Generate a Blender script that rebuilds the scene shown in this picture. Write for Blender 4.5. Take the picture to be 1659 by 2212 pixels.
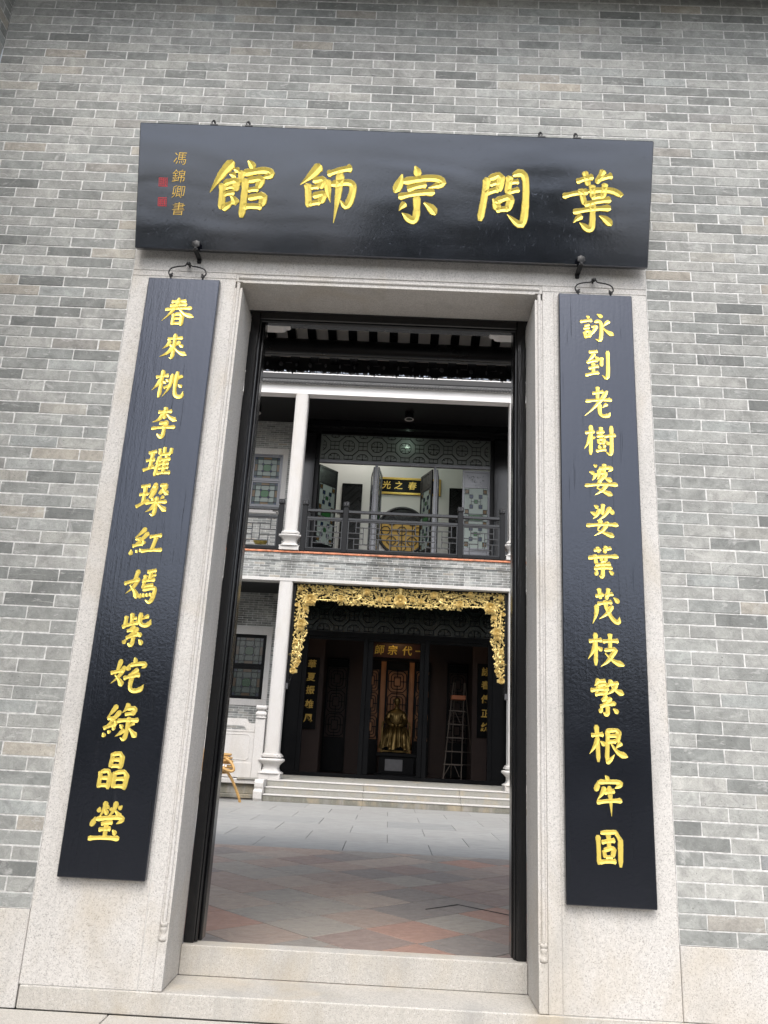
import bpy, bmesh, math, random
from math import sin, cos, pi, radians, sqrt, atan2, hypot
from mathutils import Vector, Matrix

random.seed(7)
scn = bpy.context.scene
for o in list(bpy.data.objects):
    bpy.data.objects.remove(o)
COL = scn.collection

# ------------------------------------------------------------------ camera
PITCH, ROLL, YAW, DIST, CAMH = 0.28815, 0.05176, -0.020314, 4.95939, 1.5
cd = bpy.data.cameras.new('camera')
cam = bpy.data.objects.new('camera', cd); COL.objects.link(cam)
cy_, sy_ = cos(YAW), sin(YAW)
r0 = Vector((cy_, -sy_, 0)); f0 = Vector((sy_, cy_, 0)); u0 = Vector((0, 0, 1))
fw = f0*cos(PITCH) + u0*sin(PITCH); up2 = -f0*sin(PITCH) + u0*cos(PITCH)
rt = r0*cos(ROLL) + up2*sin(ROLL); up = -r0*sin(ROLL) + up2*cos(ROLL)
M = Matrix((rt, up, -fw)).transposed().to_4x4()
M.translation = Vector((0, -DIST, CAMH))
cam.matrix_world = M
cd.sensor_fit = 'VERTICAL'; cd.sensor_height = 24.0
cd.lens = 24.0*1699.18/2212.0
cd.clip_start = 0.05; cd.clip_end = 400
scn.camera = cam

# ------------------------------------------------------------------ sky, sun, exposure
w = bpy.data.worlds.new('World'); scn.world = w; w.use_nodes = True
nt = w.node_tree; nt.nodes.clear()
sky = nt.nodes.new('ShaderNodeTexSky'); sky.sky_type = 'NISHITA'; sky.sun_disc = False
SUN_EL, SUN_AZ = radians(55), radians(182)
sky.sun_elevation = SUN_EL; sky.sun_rotation = SUN_AZ
sky.dust_density = 4.0; sky.air_density = 1.0; sky.ozone_density = 1.0
hs = nt.nodes.new('ShaderNodeHueSaturation'); hs.inputs['Saturation'].default_value = 0.45
bg = nt.nodes.new('ShaderNodeBackground'); bg.inputs['Strength'].default_value = 0.15
ow = nt.nodes.new('ShaderNodeOutputWorld')
nt.links.new(sky.outputs[0], hs.inputs['Color']); nt.links.new(hs.outputs[0], bg.inputs[0]); nt.links.new(bg.outputs[0], ow.inputs[0])
sl = bpy.data.lights.new('sun', 'SUN'); sl.energy = 0.6; sl.angle = radians(24); sl.color = (1.0, 0.985, 0.965)
so = bpy.data.objects.new('sun', sl); COL.objects.link(so)
sd = Vector((sin(SUN_AZ)*cos(SUN_EL), cos(SUN_AZ)*cos(SUN_EL), sin(SUN_EL)))
so.location = sd*60; so.rotation_euler = (-sd).to_track_quat('-Z', 'Y').to_euler()
vs = scn.view_settings
vs.view_transform = 'Standard'; vs.look = 'None'; vs.gamma = 1.0; vs.exposure = 1.12
try: vs.use_curve_mapping = False
except Exception: pass
scn.cycles.max_bounces = 7; scn.cycles.diffuse_bounces = 4; scn.cycles.transparent_max_bounces = 10
scn.cycles.caustics_reflective = False; scn.cycles.caustics_refractive = False
scn.cycles.sample_clamp_indirect = 6.0

# ------------------------------------------------------------------ material helpers
class NT:
    def __init__(s, name):
        s.m = bpy.data.materials.new(name); s.m.use_nodes = True
        s.t = s.m.node_tree; s.b = s.t.nodes['Principled BSDF']
    def n(s, typ, **kw):
        nd = s.t.nodes.new(typ)
        for k, v in kw.items():
            if k[0] == '_': setattr(nd, k[1:], v)
            else: nd.inputs[k.replace('__', ' ')].default_value = v
        return nd
    def l(s, a, b): s.t.links.new(a, b)
    def pos(s, sc=(1, 1, 1), obj=False):
        g = s.n('ShaderNodeTexCoord').outputs['Object'] if obj else s.n('ShaderNodeNewGeometry').outputs['Position']
        mp = s.n('ShaderNodeMapping'); mp.inputs['Scale'].default_value = sc
        s.l(g, mp.inputs[0]); return mp.outputs[0]
    def noise(s, vec, scale, detail=3, rough=.55, dist=0):
        nd = s.n('ShaderNodeTexNoise'); nd.inputs['Scale'].default_value = scale; nd.inputs['Detail'].default_value = detail
        nd.inputs['Roughness'].default_value = rough; nd.inputs['Distortion'].default_value = dist
        s.l(vec, nd.inputs['Vector']); return nd.outputs[0]
    def ramp(s, fac, stops):
        nd = s.n('ShaderNodeValToRGB'); cr = nd.color_ramp
        while len(cr.elements) < len(stops): cr.elements.new(.5)
        for e, (p, c) in zip(cr.elements, stops):
            e.position = p; e.color = (c, c, c, 1) if not hasattr(c, '__len__') else (*c, 1)
        s.l(fac, nd.inputs[0]); return nd.outputs[0]
    def mix(s, a, b, fac, mode='MIX'):
        nd = s.t.nodes.new('ShaderNodeMix'); nd.data_type = 'RGBA'; nd.blend_type = mode
        for k, v in ((0, fac), (6, a), (7, b)):
            inp = nd.inputs[k]
            if hasattr(v, 'links'): s.l(v, inp)
            elif hasattr(v, '__len__'): inp.default_value = (*v, 1)
            else: inp.default_value = v if k == 0 else (v, v, v, 1)
        return nd.outputs[2]
    def math(s, op, a, b=0.0):
        nd = s.t.nodes.new('ShaderNodeMath'); nd.operation = op
        for inp, v in ((nd.inputs[0], a), (nd.inputs[1], b)):
            if hasattr(v, 'links'): s.l(v, inp)
            else: inp.default_value = v
        return nd.outputs[0]
    def rand(s):
        a = s.n('ShaderNodeObjectInfo').outputs['Random']; b = s.n('ShaderNodeNewGeometry').outputs['Random Per Island']
        return s.math('FRACT', s.math('ADD', a, b))
    def bump(s, h, strength=.3, dist=.01):
        nd = s.n('ShaderNodeBump'); nd.inputs['Strength'].default_value = strength; nd.inputs['Distance'].default_value = dist
        s.l(h, nd.inputs['Height']); s.l(nd.outputs[0], s.b.inputs['Normal'])
    def col(s, c):
        if hasattr(c, 'links'): s.l(c, s.b.inputs['Base Color'])
        else: s.b.inputs['Base Color'].default_value = (*c, 1)
    def set(s, rough=.6, metal=0, spec=.5):
        if hasattr(rough, 'links'): s.l(rough, s.b.inputs['Roughness'])
        else: s.b.inputs['Roughness'].default_value = rough
        s.b.inputs['Metallic'].default_value = metal; s.b.inputs['Specular IOR Level'].default_value = spec
        return s.m

def m_plain(name, c, rough=.6, metal=0, var=.15, scale=8, bump=0, spec=.5):
    t = NT(name); p = t.pos()
    nz = t.noise(p, scale, 4)
    t.col(t.mix(c, t.ramp(nz, [(.3, 1-var), (.7, 1+var*.6)]), 1.0, 'MULTIPLY'))
    if bump: t.bump(t.noise(p, scale*6, 3), bump, .004)
    return t.set(rough, metal, spec)

def m_brick(name, dirt=0.0):
    t = NT(name); r = t.rand(); p = t.pos()
    base = t.ramp(r, [(0.0, (.145, .152, .15)), (.08, (.175, .182, .178)), (.17, (.205, .214, .21)), (.33, (.265, .270, .262)), (.5, (.305, .307, .298)), (.62, (.225, .236, .232)), (.75, (.33, .330, .318)), (.86, (.27, .285, .283)), (.94, (.31, .302, .28)), (.965, (.325, .30, .262)), (1.0, (.18, .188, .195))])
    base = t.mix(base, t.ramp(t.noise(p, 10, 6, .68, .8), [(.30, (.84, .835, .82)), (.5, (1.16, 1.155, 1.125)), (.70, (1.46, 1.45, 1.41))]), 1.0, 'MULTIPLY')
    edge = t.ramp(t.noise(p, 27, 4, .7, 1.4), [(.47, 0.0), (.5, .5), (.53, 0.0)])
    base = t.mix(base, (.15, .15, .145), t.math('MULTIPLY', edge, .75))
    pits = t.ramp(t.noise(t.pos((1, 1, 1.6)), 75, 2, .5), [(.69, 0.0), (.73, 1.0)])
    base = t.mix(base, (.07, .07, .068), t.math('MULTIPLY', pits, .75))
    white = t.ramp(t.noise(p, 5.5, 5, .7, .8), [(.6, 0.0), (.72, 1.0)])
    base = t.mix(base, (.55, .545, .53), t.math('MULTIPLY', white, .5))
    big = t.ramp(t.noise(t.pos((1, 1, .45)), .9, 5, .6, .6), [(.35, .84), (.62, 1.07)])
    base = t.mix(base, big, 1.0, 'MULTIPLY')
    smear = t.ramp(t.noise(t.pos((.8, 1, 3.2)), 7.5, 5, .75, 1.0), [(.585, 0.0), (.635, 1.0)])
    base = t.mix(base, (.50, .495, .48), t.math('MULTIPLY', smear, .4))
    if dirt:
        dk = t.ramp(t.noise(t.pos((1, 1, .55)), 1.6, 5, .65, .5), [(.47, 0.0), (.66, 1.0)])
        base = t.mix(base, (.06, .06, .055), t.math('MULTIPLY', dk, dirt))
    t.col(base)
    t.bump(t.math('SUBTRACT', t.math('ADD', t.noise(p, 45, 5, .65), t.noise(p, 9, 3, .5, .5)), pits), .5, .006)
    return t.set(.85, 0, .3)

def m_granite(name, base=(.515, .497, .472), stain=.4, fleck=.62, rough=.75):
    t = NT(name); p = t.pos()
    fl = t.noise(p, 165, 3, .62)
    c = t.mix(base, tuple(b*1.12 for b in base), t.ramp(t.noise(p, 60, 2), [(.4, 0.0), (.6, 1.0)]))
    sp = t.ramp(fl, [(.33, 1.0), (.41, .45), (.47, 0.0)])
    c = t.mix(c, (.10, .097, .093), t.math('MULTIPLY', sp, fleck))
    c = t.mix(c, (.62, .61, .59), t.math('MULTIPLY', t.ramp(t.noise(p, 95, 2), [(.62, 0.0), (.68, 1.0)]), .5))
    st = t.ramp(t.noise(t.pos((1, 1, .6)), 1.7, 5, .62, .5), [(.50, 0.0), (.72, 1.0)])
    c = t.mix(c, (.40, .335, .235), t.math('MULTIPLY', st, stain))
    gr = t.ramp(t.noise(t.pos((1, 1, .35)), 3.1, 5, .6, .4), [(.5, 0.0), (.78, 1.0)])
    c = t.mix(c, (.30, .295, .28), t.math('MULTIPLY', gr, stain*1.2))
    drip = t.ramp(t.noise(t.pos((9, 9, .5)), 1.2, 5, .65, .2), [(.58, 0.0), (.74, 1.0)])
    c = t.mix(c, (.33, .32, .295), t.math('MULTIPLY', drip, stain*.9))
    t.col(c); t.bump(t.noise(p, 160, 2), .22, .002)
    return t.set(rough, 0, .3)

def m_board(name, c=(.004, .004, .005), rough=.24, grain=.25, coat=0.0, spec=.6, wavy=0.0):
    t = NT(name); v = t.pos((38, 38, 3.2)); p = t.pos()
    g = t.noise(v, 1.0, 5, .6, .3)
    t.col(t.mix(c, (.03, .03, .032), t.math('MULTIPLY', t.ramp(g, [(.62, 0.0), (.74, 1.0)]), .22)))
    crack = t.ramp(t.noise(t.pos((60, 60, 1.3)), 1.0, 2, .5), [(.30, 0.0), (.335, 1.0)])
    h = t.math('ADD', t.math('MULTIPLY', g, .7), t.math('MULTIPLY', crack, .9))
    hh = t.math('ADD', h, t.math('MULTIPLY', t.noise(p, 55, 3), .35))
    if wavy: hh = t.math('ADD', hh, t.math('MULTIPLY', t.noise(t.pos((.8, 2, 2.6)), 1.5, 1, .4, .3), wavy))
    t.bump(hh, grain, .004)
    r = t.ramp(t.noise(p, 2.3, 4, .6), [(.3, rough*.8), (.7, rough*1.35)])
    if coat:
        t.b.inputs['Specular Tint'].default_value = (.72, .80, 1.0, 1)  # blue of the reflected sky put into the tint
        t.b.inputs['Coat Weight'].default_value = coat; t.b.inputs['Coat IOR'].default_value = 1.5; t.b.inputs['Coat Roughness'].default_value = rough
    return t.set(r, 0, spec)

def m_gold(name, c=(.80, .55, .12), rough=.38, metal=.75):
    t = NT(name); p = t.pos()
    t.col(t.mix(c, tuple(x*.45 for x in c), t.ramp(t.noise(t.pos((1, 1, 1)), 30, 6, .75, .6), [(.54, 0.0), (.70, .7)])))
    t.bump(t.noise(p, 70, 3), .12, .002)
    return t.set(rough, metal, .5)

def m_glass(name, c, alpha=.55, rough=.12, bump=0.0):
    t = NT(name); out = t.t.nodes['Material Output']
    t.col(c)
    if bump: t.bump(t.noise(t.pos(), 60, 2), bump, .006)
    t.set(rough, 0, .6)
    tr = t.n('ShaderNodeBsdfTransparent'); tr.inputs[0].default_value = (*[min(1, x*1.6+.05) for x in c], 1)
    tl = t.n('ShaderNodeBsdfTranslucent'); tl.inputs[0].default_value = (*c, 1)
    m1 = t.n('ShaderNodeMixShader'); m1.inputs[0].default_value = .5
    m2 = t.n('ShaderNodeMixShader'); m2.inputs[0].default_value = alpha
    t.l(tr.outputs[0], m1.inputs[1]); t.l(tl.outputs[0], m1.inputs[2])
    t.l(m1.outputs[0], m2.inputs[1]); t.l(t.b.outputs[0], m2.inputs[2]); t.l(m2.outputs[0], out.inputs[0])
    return t.m

def m_emit(name, c, s):
    t = NT(name); t.col(c); t.b.inputs['Emission Color'].default_value = (*c, 1); t.b.inputs['Emission Strength'].default_value = s
    return t.set(.5)

def m_tile():
    t = NT('slate_tile'); r = t.rand(); p = t.pos()
    c = t.ramp(r, [(0, (0.233, 0.227, 0.216)), (0.12, (0.267, 0.256, 0.238)), (0.25, (0.279, 0.235, 0.21)), (0.36, (0.233, 0.192, 0.179)), (0.48, (0.292, 0.26, 0.235)), (0.58, (0.205, 0.194, 0.188)), (0.68, (0.273, 0.229, 0.207)), (0.78, (0.301, 0.204, 0.173)), (0.86, (0.255, 0.223, 0.204)), (0.94, (0.248, 0.242, 0.229)), (1, (0.224, 0.198, 0.185))])
    for nd in t.t.nodes:
        if nd.type == 'VALTORGB': nd.color_ramp.interpolation = 'CONSTANT'
    c = t.mix(c, t.ramp(t.noise(t.pos((1, 1.8, 1)), 7, 9, .78, 1.5), [(.32, (.92, .86, .81)), (.5, (1.24, 1.17, 1.11)), (.68, (1.50, 1.40, 1.28))]), 1.0, 'MULTIPLY')
    rust = t.ramp(t.noise(t.pos((1, 2, 1)), 2.7, 9, .78, 2.2), [(.60, 0.0), (.64, 1.0)])
    c = t.mix(c, (.36, .20, .12), t.math('MULTIPLY', rust, .45))
    sc = t.ramp(t.noise(t.pos((3, 14, 1)), 3.4, 6, .75), [(.66, 0.0), (.70, 1.0)])
    c = t.mix(c, (.42, .41, .39), t.math('MULTIPLY', sc, .55))
    dk = t.ramp(t.noise(t.pos((2, 9, 1)), 3.1, 6, .75), [(.30, 1.0), (.345, 0.0)])
    c = t.mix(c, (.10, .09, .085), t.math('MULTIPLY', dk, .6))
    t.col(c); t.bump(t.noise(p, 14, 8, .7), .3, .012)
    return t.set(t.ramp(t.noise(p, 9, 5), [(.3, .50), (.7, .68)]), 0, .35)

def m_slate_grout():
    t = NT('slate_grout'); c = t.ramp(t.noise(t.pos(), 2.2, 6, .7), [(.42, (.10, .095, .09)), (.5, (.22, .21, .20)), (.62, (.46, .45, .43))])
    t.col(c); return t.set(.9, 0, .2)

def m_paver():
    t = NT('grey_paver'); r = t.rand(); p = t.pos((1, 4, 1))
    c = t.ramp(r, [(0, (.28, .284, .276)), (.5, (.335, .335, .322)), (1, (.305, .303, .29))])
    c = t.mix(c, t.ramp(t.noise(p, 3.0, 6, .7, .5), [(.3, .80), (.6, 1.05)]), 1.0, 'MULTIPLY')
    c = t.mix(c, (.13, .13, .125), t.math('MULTIPLY', t.ramp(t.noise(t.pos((1.2, 9, 1)), 3.1, 5, .7), [(.56, 0.0), (.66, 1.0)]), .3))
    t.col(c); t.bump(t.noise(p, 30, 4), .2, .004)
    return t.set(.7, 0, .35)

MAT = {}
MAT['brick'] = m_brick('grey_brick'); MAT['brick_old'] = m_brick('weathered_brick', .75)
MAT['mortar'] = m_plain('white_mortar', (.58, .575, .56), .9, var=.35, scale=30, bump=.3)
MAT['mortar_far'] = m_plain('lime_mortar', (.66, .66, .64), .9, var=.25, scale=5)
MAT['granite'] = m_granite('granite'); MAT['granite_step'] = m_granite('granite_step', (.43, .41, .375), .6)
MAT['granite_far'] = m_granite('granite_column', (.53, .515, .495), .22, .5)
MAT['granite_old'] = m_granite('granite_mossy', (.17, .165, .135), 1.0)
MAT['granite_worn'] = m_granite('granite_worn', (.27, .265, .235), .9)
MAT['board'] = m_board('black_board', (.003, .0032, .0042), rough=.17, grain=.6, coat=.22, spec=.8); MAT['board_smooth'] = m_board('black_board_satin', (.004, .0045, .007), rough=.14, grain=.10, coat=.5, spec=1.0, wavy=14.0)
MAT['lacquer'] = m_board('black_lacquer', (.004, .004, .0045), .14, .3, spec=.5)
MAT['wood_black'] = m_board('black_timber', (.004, .0042, .005), .30, .12, spec=.22)
MAT['wood_grey'] = m_board('grey_sheen_timber', (.010, .011, .013), .25, .10, spec=.5)
MAT['wood_sky_sheen'] = m_board('sky_sheen_timber', (.13, .135, .15), .22, .08, spec=.7)  # sky reflection on black lacquer, put into a grey base colour
MAT['wood_dark'] = m_board('dark_timber', (.002, .0022, .0028), .4, .1, spec=.12)
MAT['iron'] = m_plain('black_iron', (.015, .015, .016), .45, .4, var=.3, scale=30, bump=.3)
MAT['gold_paint'] = m_gold('gold_paint', (.86, .67, .14), .30, .5)
MAT['gold_leaf'] = m_gold('gold_leaf', (.84, .65, .26), .38, .5)
MAT['gold_dim'] = m_gold('gold_dim', (.70, .46, .10), .4, .45)
MAT['red_seal'] = m_plain('red_seal', (.42, .02, .03), .5)
MAT['slate'] = m_tile(); MAT['paver'] = m_paver()
MAT['grout'] = m_plain('grout', (.10, .095, .09), .9, var=.3, scale=20)
MAT['terracotta'] = m_plain('terracotta', (.55, .20, .10), .7, var=.5, scale=9, bump=.2)
MAT['white'] = m_plain('white_plaster', (.88, .86, .84), .8, var=.04, scale=1.5)
MAT['white_room'] = m_plain('white_wall_paint', (.72, .71, .68), .8, var=.04, scale=1.5)
MAT['plaster'] = m_plain('rafter_plaster', (.60, .56, .52), .85, var=.1, scale=3)
MAT['roof_dark'] = m_plain('dark_boarding', (.006, .0065, .0075), .5, var=.3, scale=4)
MAT['hall_wall'] = m_plain('brown_hall_wall', (.022, .0095, .006), .7, var=.2, scale=3)
MAT['hall_floor'] = m_plain('red_hall_floor', (.035, .012, .010), .5, var=.3, scale=4)
MAT['lit_wall_amber'] = m_plain('lit_wall_amber', (.30, .12, .035), .5, var=.2, scale=2)  # hall wall under warm light, the light put into the colour
MAT['bronze'] = m_gold('bronze', (.13, .085, .028), .33, .8)
MAT['ladder_wood'] = m_plain('ladder_wood', (.05, .038, .028), .6, var=.3, scale=12)
MAT['ladder_orange'] = m_plain('orange_top', (.22, .06, .014), .6)
MAT['rattan'] = m_plain('rattan', (.52, .31, .11), .45, var=.25, scale=14, bump=.2)
MAT['leaf'] = m_plain('leaf_green', (.06, .13, .05), .5, var=.4, scale=20)
MAT['bark'] = m_plain('bark', (.12, .09, .07), .9, var=.3, scale=14)
MAT['bowl'] = m_plain('bowl_yellow', (.52, .42, .10), .4, var=.35, scale=25)
MAT['glass_clear'] = m_glass('glass_clear', (.36, .42, .385), .6, .25, .5)
MAT['glass_green'] = m_glass('glass_green', (.04, .17, .05), .6, .15)
MAT['glass_teal'] = m_glass('glass_teal', (.05, .085, .078), .6, .15)
MAT['glass_blue'] = m_glass('glass_blue', (.02, .04, .085), .6, .15)
MAT['glass_amber'] = m_glass('glass_amber', (.17, .105, .035), .6, .15)
MAT['glass_transom'] = m_glass('glass_transom', (.20, .215, .205), .55, .25, .6)
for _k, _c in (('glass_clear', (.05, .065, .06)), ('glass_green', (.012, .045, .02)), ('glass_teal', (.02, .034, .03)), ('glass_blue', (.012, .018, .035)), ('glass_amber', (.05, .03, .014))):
    MAT[_k+'_d'] = m_glass(_k+'_dark', _c, .75, .15, .2)  # ground floor panes: the dark room behind is put into the glass colour
MAT['glass_shaded'] = m_glass('glass_shaded', (.012, .02, .017), .8, .2, .3)  # transom glass with the dim hall put into its colour
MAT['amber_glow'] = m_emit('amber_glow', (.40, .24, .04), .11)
MAT['green_glow'] = m_emit('green_glow', (.25, .30, .20), .06)
MAT['lamp_glow'] = m_emit('lamp_glow', (.9, 1, .88), 22.0)
MAT['rosette'] = m_plain('grey_carving', (.10, .10, .105), .4)
MAT['crack'] = m_plain('open_joint', (.02, .02, .02), .95)

# ------------------------------------------------------------------ geometry helpers
def obj(name, data, parent=None, loc=(0, 0, 0), **props):
    o = bpy.data.objects.new(name, data); COL.objects.link(o); o.location = loc
    if parent: o.parent = parent
    for k, v in props.items(): o[k] = v
    return o
def thing(name, label, cat, loc=(0, 0, 0), rot=(0, 0, 0), group=None, kind=None):
    o = obj(name, None, None, loc); o.rotation_euler = rot
    o['label'] = label; o['category'] = cat
    if group: o['group'] = group
    if kind: o['kind'] = kind
    o.empty_display_size = .1
    return o

# chamfered box template
def _tmpl():
    V = []; idx = {}
    for sx in (-1, 1):
        for sy in (-1, 1):
            for sz in (-1, 1):
                for ax in range(3):
                    idx[(sx, sy, sz, ax)] = len(V); V.append((sx, sy, sz, ax))
    F = []
    def face(l):
        F.append(l)
    for ax in range(3):
        a, b = [i for i in range(3) if i != ax]
        for s in (-1, 1):
            ring = []
            for (p, q) in ((-1, -1), (1, -1), (1, 1), (-1, 1)):
                c = [0, 0, 0]; c[ax] = s; c[a] = p; c[b] = q; ring.append(idx[(*c, ax)])
            face(ring)
    for ax in range(3):      # edges parallel to ax
        a, b = [i for i in range(3) if i != ax]
        for p in (-1, 1):
            for q in (-1, 1):
                c1 = [0, 0, 0]; c1[ax] = -1; c1[a] = p; c1[b] = q; c2 = list(c1); c2[ax] = 1
                face([idx[(*c1, a)], idx[(*c1, b)], idx[(*c2, b)], idx[(*c2, a)]])
    for sx in (-1, 1):
        for sy in (-1, 1):
            for sz in (-1, 1):
                face([idx[(sx, sy, sz, 0)], idx[(sx, sy, sz, 1)], idx[(sx, sy, sz, 2)]])
    # orient outward
    def pt(v): return Vector([v[i] - (0 if i == v[3] else .2*v[i]) for i in range(3)])
    out = []
    for f in F:
        P = [pt(V[i]) for i in f]; nrm = (P[1]-P[0]).cross(P[2]-P[0]); c = sum(P, Vector())/len(P)
        out.append(f if nrm.dot(c) > 0 else f[::-1])
    return V, out
TV, TF = _tmpl()

class MB:
    def __init__(s): s.v = []; s.f = []; s.sm = []
    def add(s, V, F, smooth=False):
        b = len(s.v); s.v += [tuple(x) for x in V]
        s.f += [[i+b for i in f] for f in F]; s.sm += [smooth]*len(F)
    def box(s, x0, y0, z0, x1, y1, z1):
        if x0 > x1: x0, x1 = x1, x0
        if y0 > y1: y0, y1 = y1, y0
        if z0 > z1: z0, z1 = z1, z0
        V = [(x0, y0, z0), (x1, y0, z0), (x1, y1, z0), (x0, y1, z0), (x0, y0, z1), (x1, y0, z1), (x1, y1, z1), (x0, y1, z1)]
        s.add(V, [[0, 3, 2, 1], [4, 5, 6, 7], [0, 1, 5, 4], [1, 2, 6, 5], [2, 3, 7, 6], [3, 0, 4, 7]]); return s
    def cbox(s, x0, y0, z0, x1, y1, z1, c=.004):
        C = ((x0+x1)/2, (y0+y1)/2, (z0+z1)/2); H = (abs(x1-x0)/2, abs(y1-y0)/2, abs(z1-z0)/2); c = min(c, min(H)*.9)
        V = [tuple(C[i] + v[i]*(H[i] - (0 if i == v[3] else c)) for i in range(3)) for v in TV]
        s.add(V, TF); return s
    def tube(s, pts, r, n=8, closed=False, smooth=True, rs=None):
        pts = [Vector(p) for p in pts]
        if len(pts) == 2 and not rs:
            a, b = pts; f = min(.3, .006/max((b-a).length, 1e-4)); pts = [a, a.lerp(b, f), b.lerp(a, f), b]
        N = len(pts); V = []; F = []
        prev = None
        for i, p in enumerate(pts):
            if closed: t = pts[(i+1) % N] - pts[i-1]
            else: t = pts[min(i+1, N-1)] - pts[max(i-1, 0)]
            t.normalize()
            if prev is None:
                a = Vector((0, 0, 1)) if abs(t.z) < .9 else Vector((1, 0, 0)); u = t.cross(a).normalized()
            else: u = (prev - t*prev.dot(t)).normalized()
            prev = u; v = t.cross(u)
            rr = rs[i] if rs else r
            for k in range(n):
                a = 2*pi*k/n; V.append(p + (u*cos(a) + v*sin(a))*rr)
        for i in range(N if closed else N-1):
            j = (i+1) % N
            for k in range(n): F.append([i*n+k, i*n+(k+1) % n, j*n+(k+1) % n, j*n+k])
        s.add(V, F, smooth)
        if not closed:
            b = len(s.v)-len(V)
            s.f += [[b+k for k in range(n)][::-1], [b+(N-1)*n+k for k in range(n)]]; s.sm += [False, False]
        return s
    def lathe(s, prof, cx, cy, n=16, square=0.0, smooth=True):
        V = []; F = []
        for (r, z) in prof:
            for k in range(n):
                a = 2*pi*(k+.5)/n
                if square:
                    m = max(abs(cos(a)), abs(sin(a))); q = (1-square) + square/m
                else: q = 1
                V.append((cx + r*q*cos(a), cy + r*q*sin(a), z))
        for i in range(len(prof)-1):
            for k in range(n): F.append([i*n+k, i*n+(k+1) % n, (i+1)*n+(k+1) % n, (i+1)*n+k])
        s.add(V, F, smooth); b = len(s.v)-len(V)
        s.f += [[b+k for k in range(n)][::-1], [b+(len(prof)-1)*n+k for k in range(n)]]; s.sm += [False, False]
        return s
    def ngon_prism(s, poly, z0, z1, c=0.0):
        n = len(poly)
        if c:
            cx = sum(p[0] for p in poly)/n; cy = sum(p[1] for p in poly)/n
            top = []
            for x, y in poly:
                d = hypot(x-cx, y-cy) or 1; top.append((x-(x-cx)/d*c*1.2, y-(y-cy)/d*c*1.2, z1))
            V = [(x, y, z0) for x, y in poly] + [(x, y, z1-c) for x, y in poly] + top
            F = [[i, (i+1) % n, n+(i+1) % n, n+i] for i in range(n)] + [[n+i, n+(i+1) % n, 2*n+(i+1) % n, 2*n+i] for i in range(n)] + [[2*n+i for i in range(n)]]
        else:
            V = [(x, y, z0) for x, y in poly] + [(x, y, z1) for x, y in poly]
            F = [[i, (i+1) % n, n+(i+1) % n, n+i] for i in range(n)] + [[n+i for i in range(n)], list(range(n))[::-1]]
        s.add(V, F); return s
    def extrude_yz(s, poly, x0, x1):     # polygon in (y,z), extruded along x
        n = len(poly); V = [(x0, y, z) for y, z in poly] + [(x1, y, z) for y, z in poly]
        s.add(V, [[i, (i+1) % n, n+(i+1) % n, n+i] for i in range(n)] + [list(range(n))[::-1], [n+i for i in range(n)]]); return s
    def extrude_xz(s, poly, y0, y1):
        n = len(poly); V = [(x, y0, z) for x, z in poly] + [(x, y1, z) for x, z in poly]
        s.add(V, [[i, (i+1) % n, n+(i+1) % n, n+i] for i in range(n)] + [list(range(n))[::-1], [n+i for i in range(n)]]); return s
    def mesh(s, name, mat, off=(0, 0, 0)):
        me = bpy.data.meshes.new(name)
        me.from_pydata([(x-off[0], y-off[1], z-off[2]) for x, y, z in s.v], [], s.f)
        me.materials.append(MAT[mat] if isinstance(mat, str) else mat)
        me.polygons.foreach_set('use_smooth', s.sm)
        bm = bmesh.new(); bm.from_mesh(me); bmesh.ops.recalc_face_normals(bm, faces=bm.faces); bm.to_mesh(me); bm.free()
        me.update(); return me
    def build(s, name, mat, parent=None, world=True, **props):
        off = tuple(parent.location) if (parent and world) else (0, 0, 0)
        if parent and world and parent.parent: off = tuple(Vector(off) + parent.parent.location)
        return obj(name, s.mesh(name, mat, off), parent, **props)
def pbox(name, mat, parent, b, c=.004, **kw):
    return MB().cbox(*b, c).build(name, mat, parent, **kw)

def bar(m, x0, z0, x1, z1, y, w, d):     # straight bar in the XZ plane
    dx, dz = x1-x0, z1-z0; L = hypot(dx, dz) or 1; nx, nz = -dz/L*w/2, dx/L*w/2
    m.extrude_xz([(x0+nx, z0+nz), (x0-nx, z0-nz), (x1-nx, z1-nz), (x1+nx, z1+nz)], y-d/2, y+d/2)
def arcpts(cx, cz, r, a0, a1, n, y):
    return [(cx + r*cos(a0+(a1-a0)*i/n), y, cz + r*sin(a0+(a1-a0)*i/n)) for i in range(n+1)]

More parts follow.
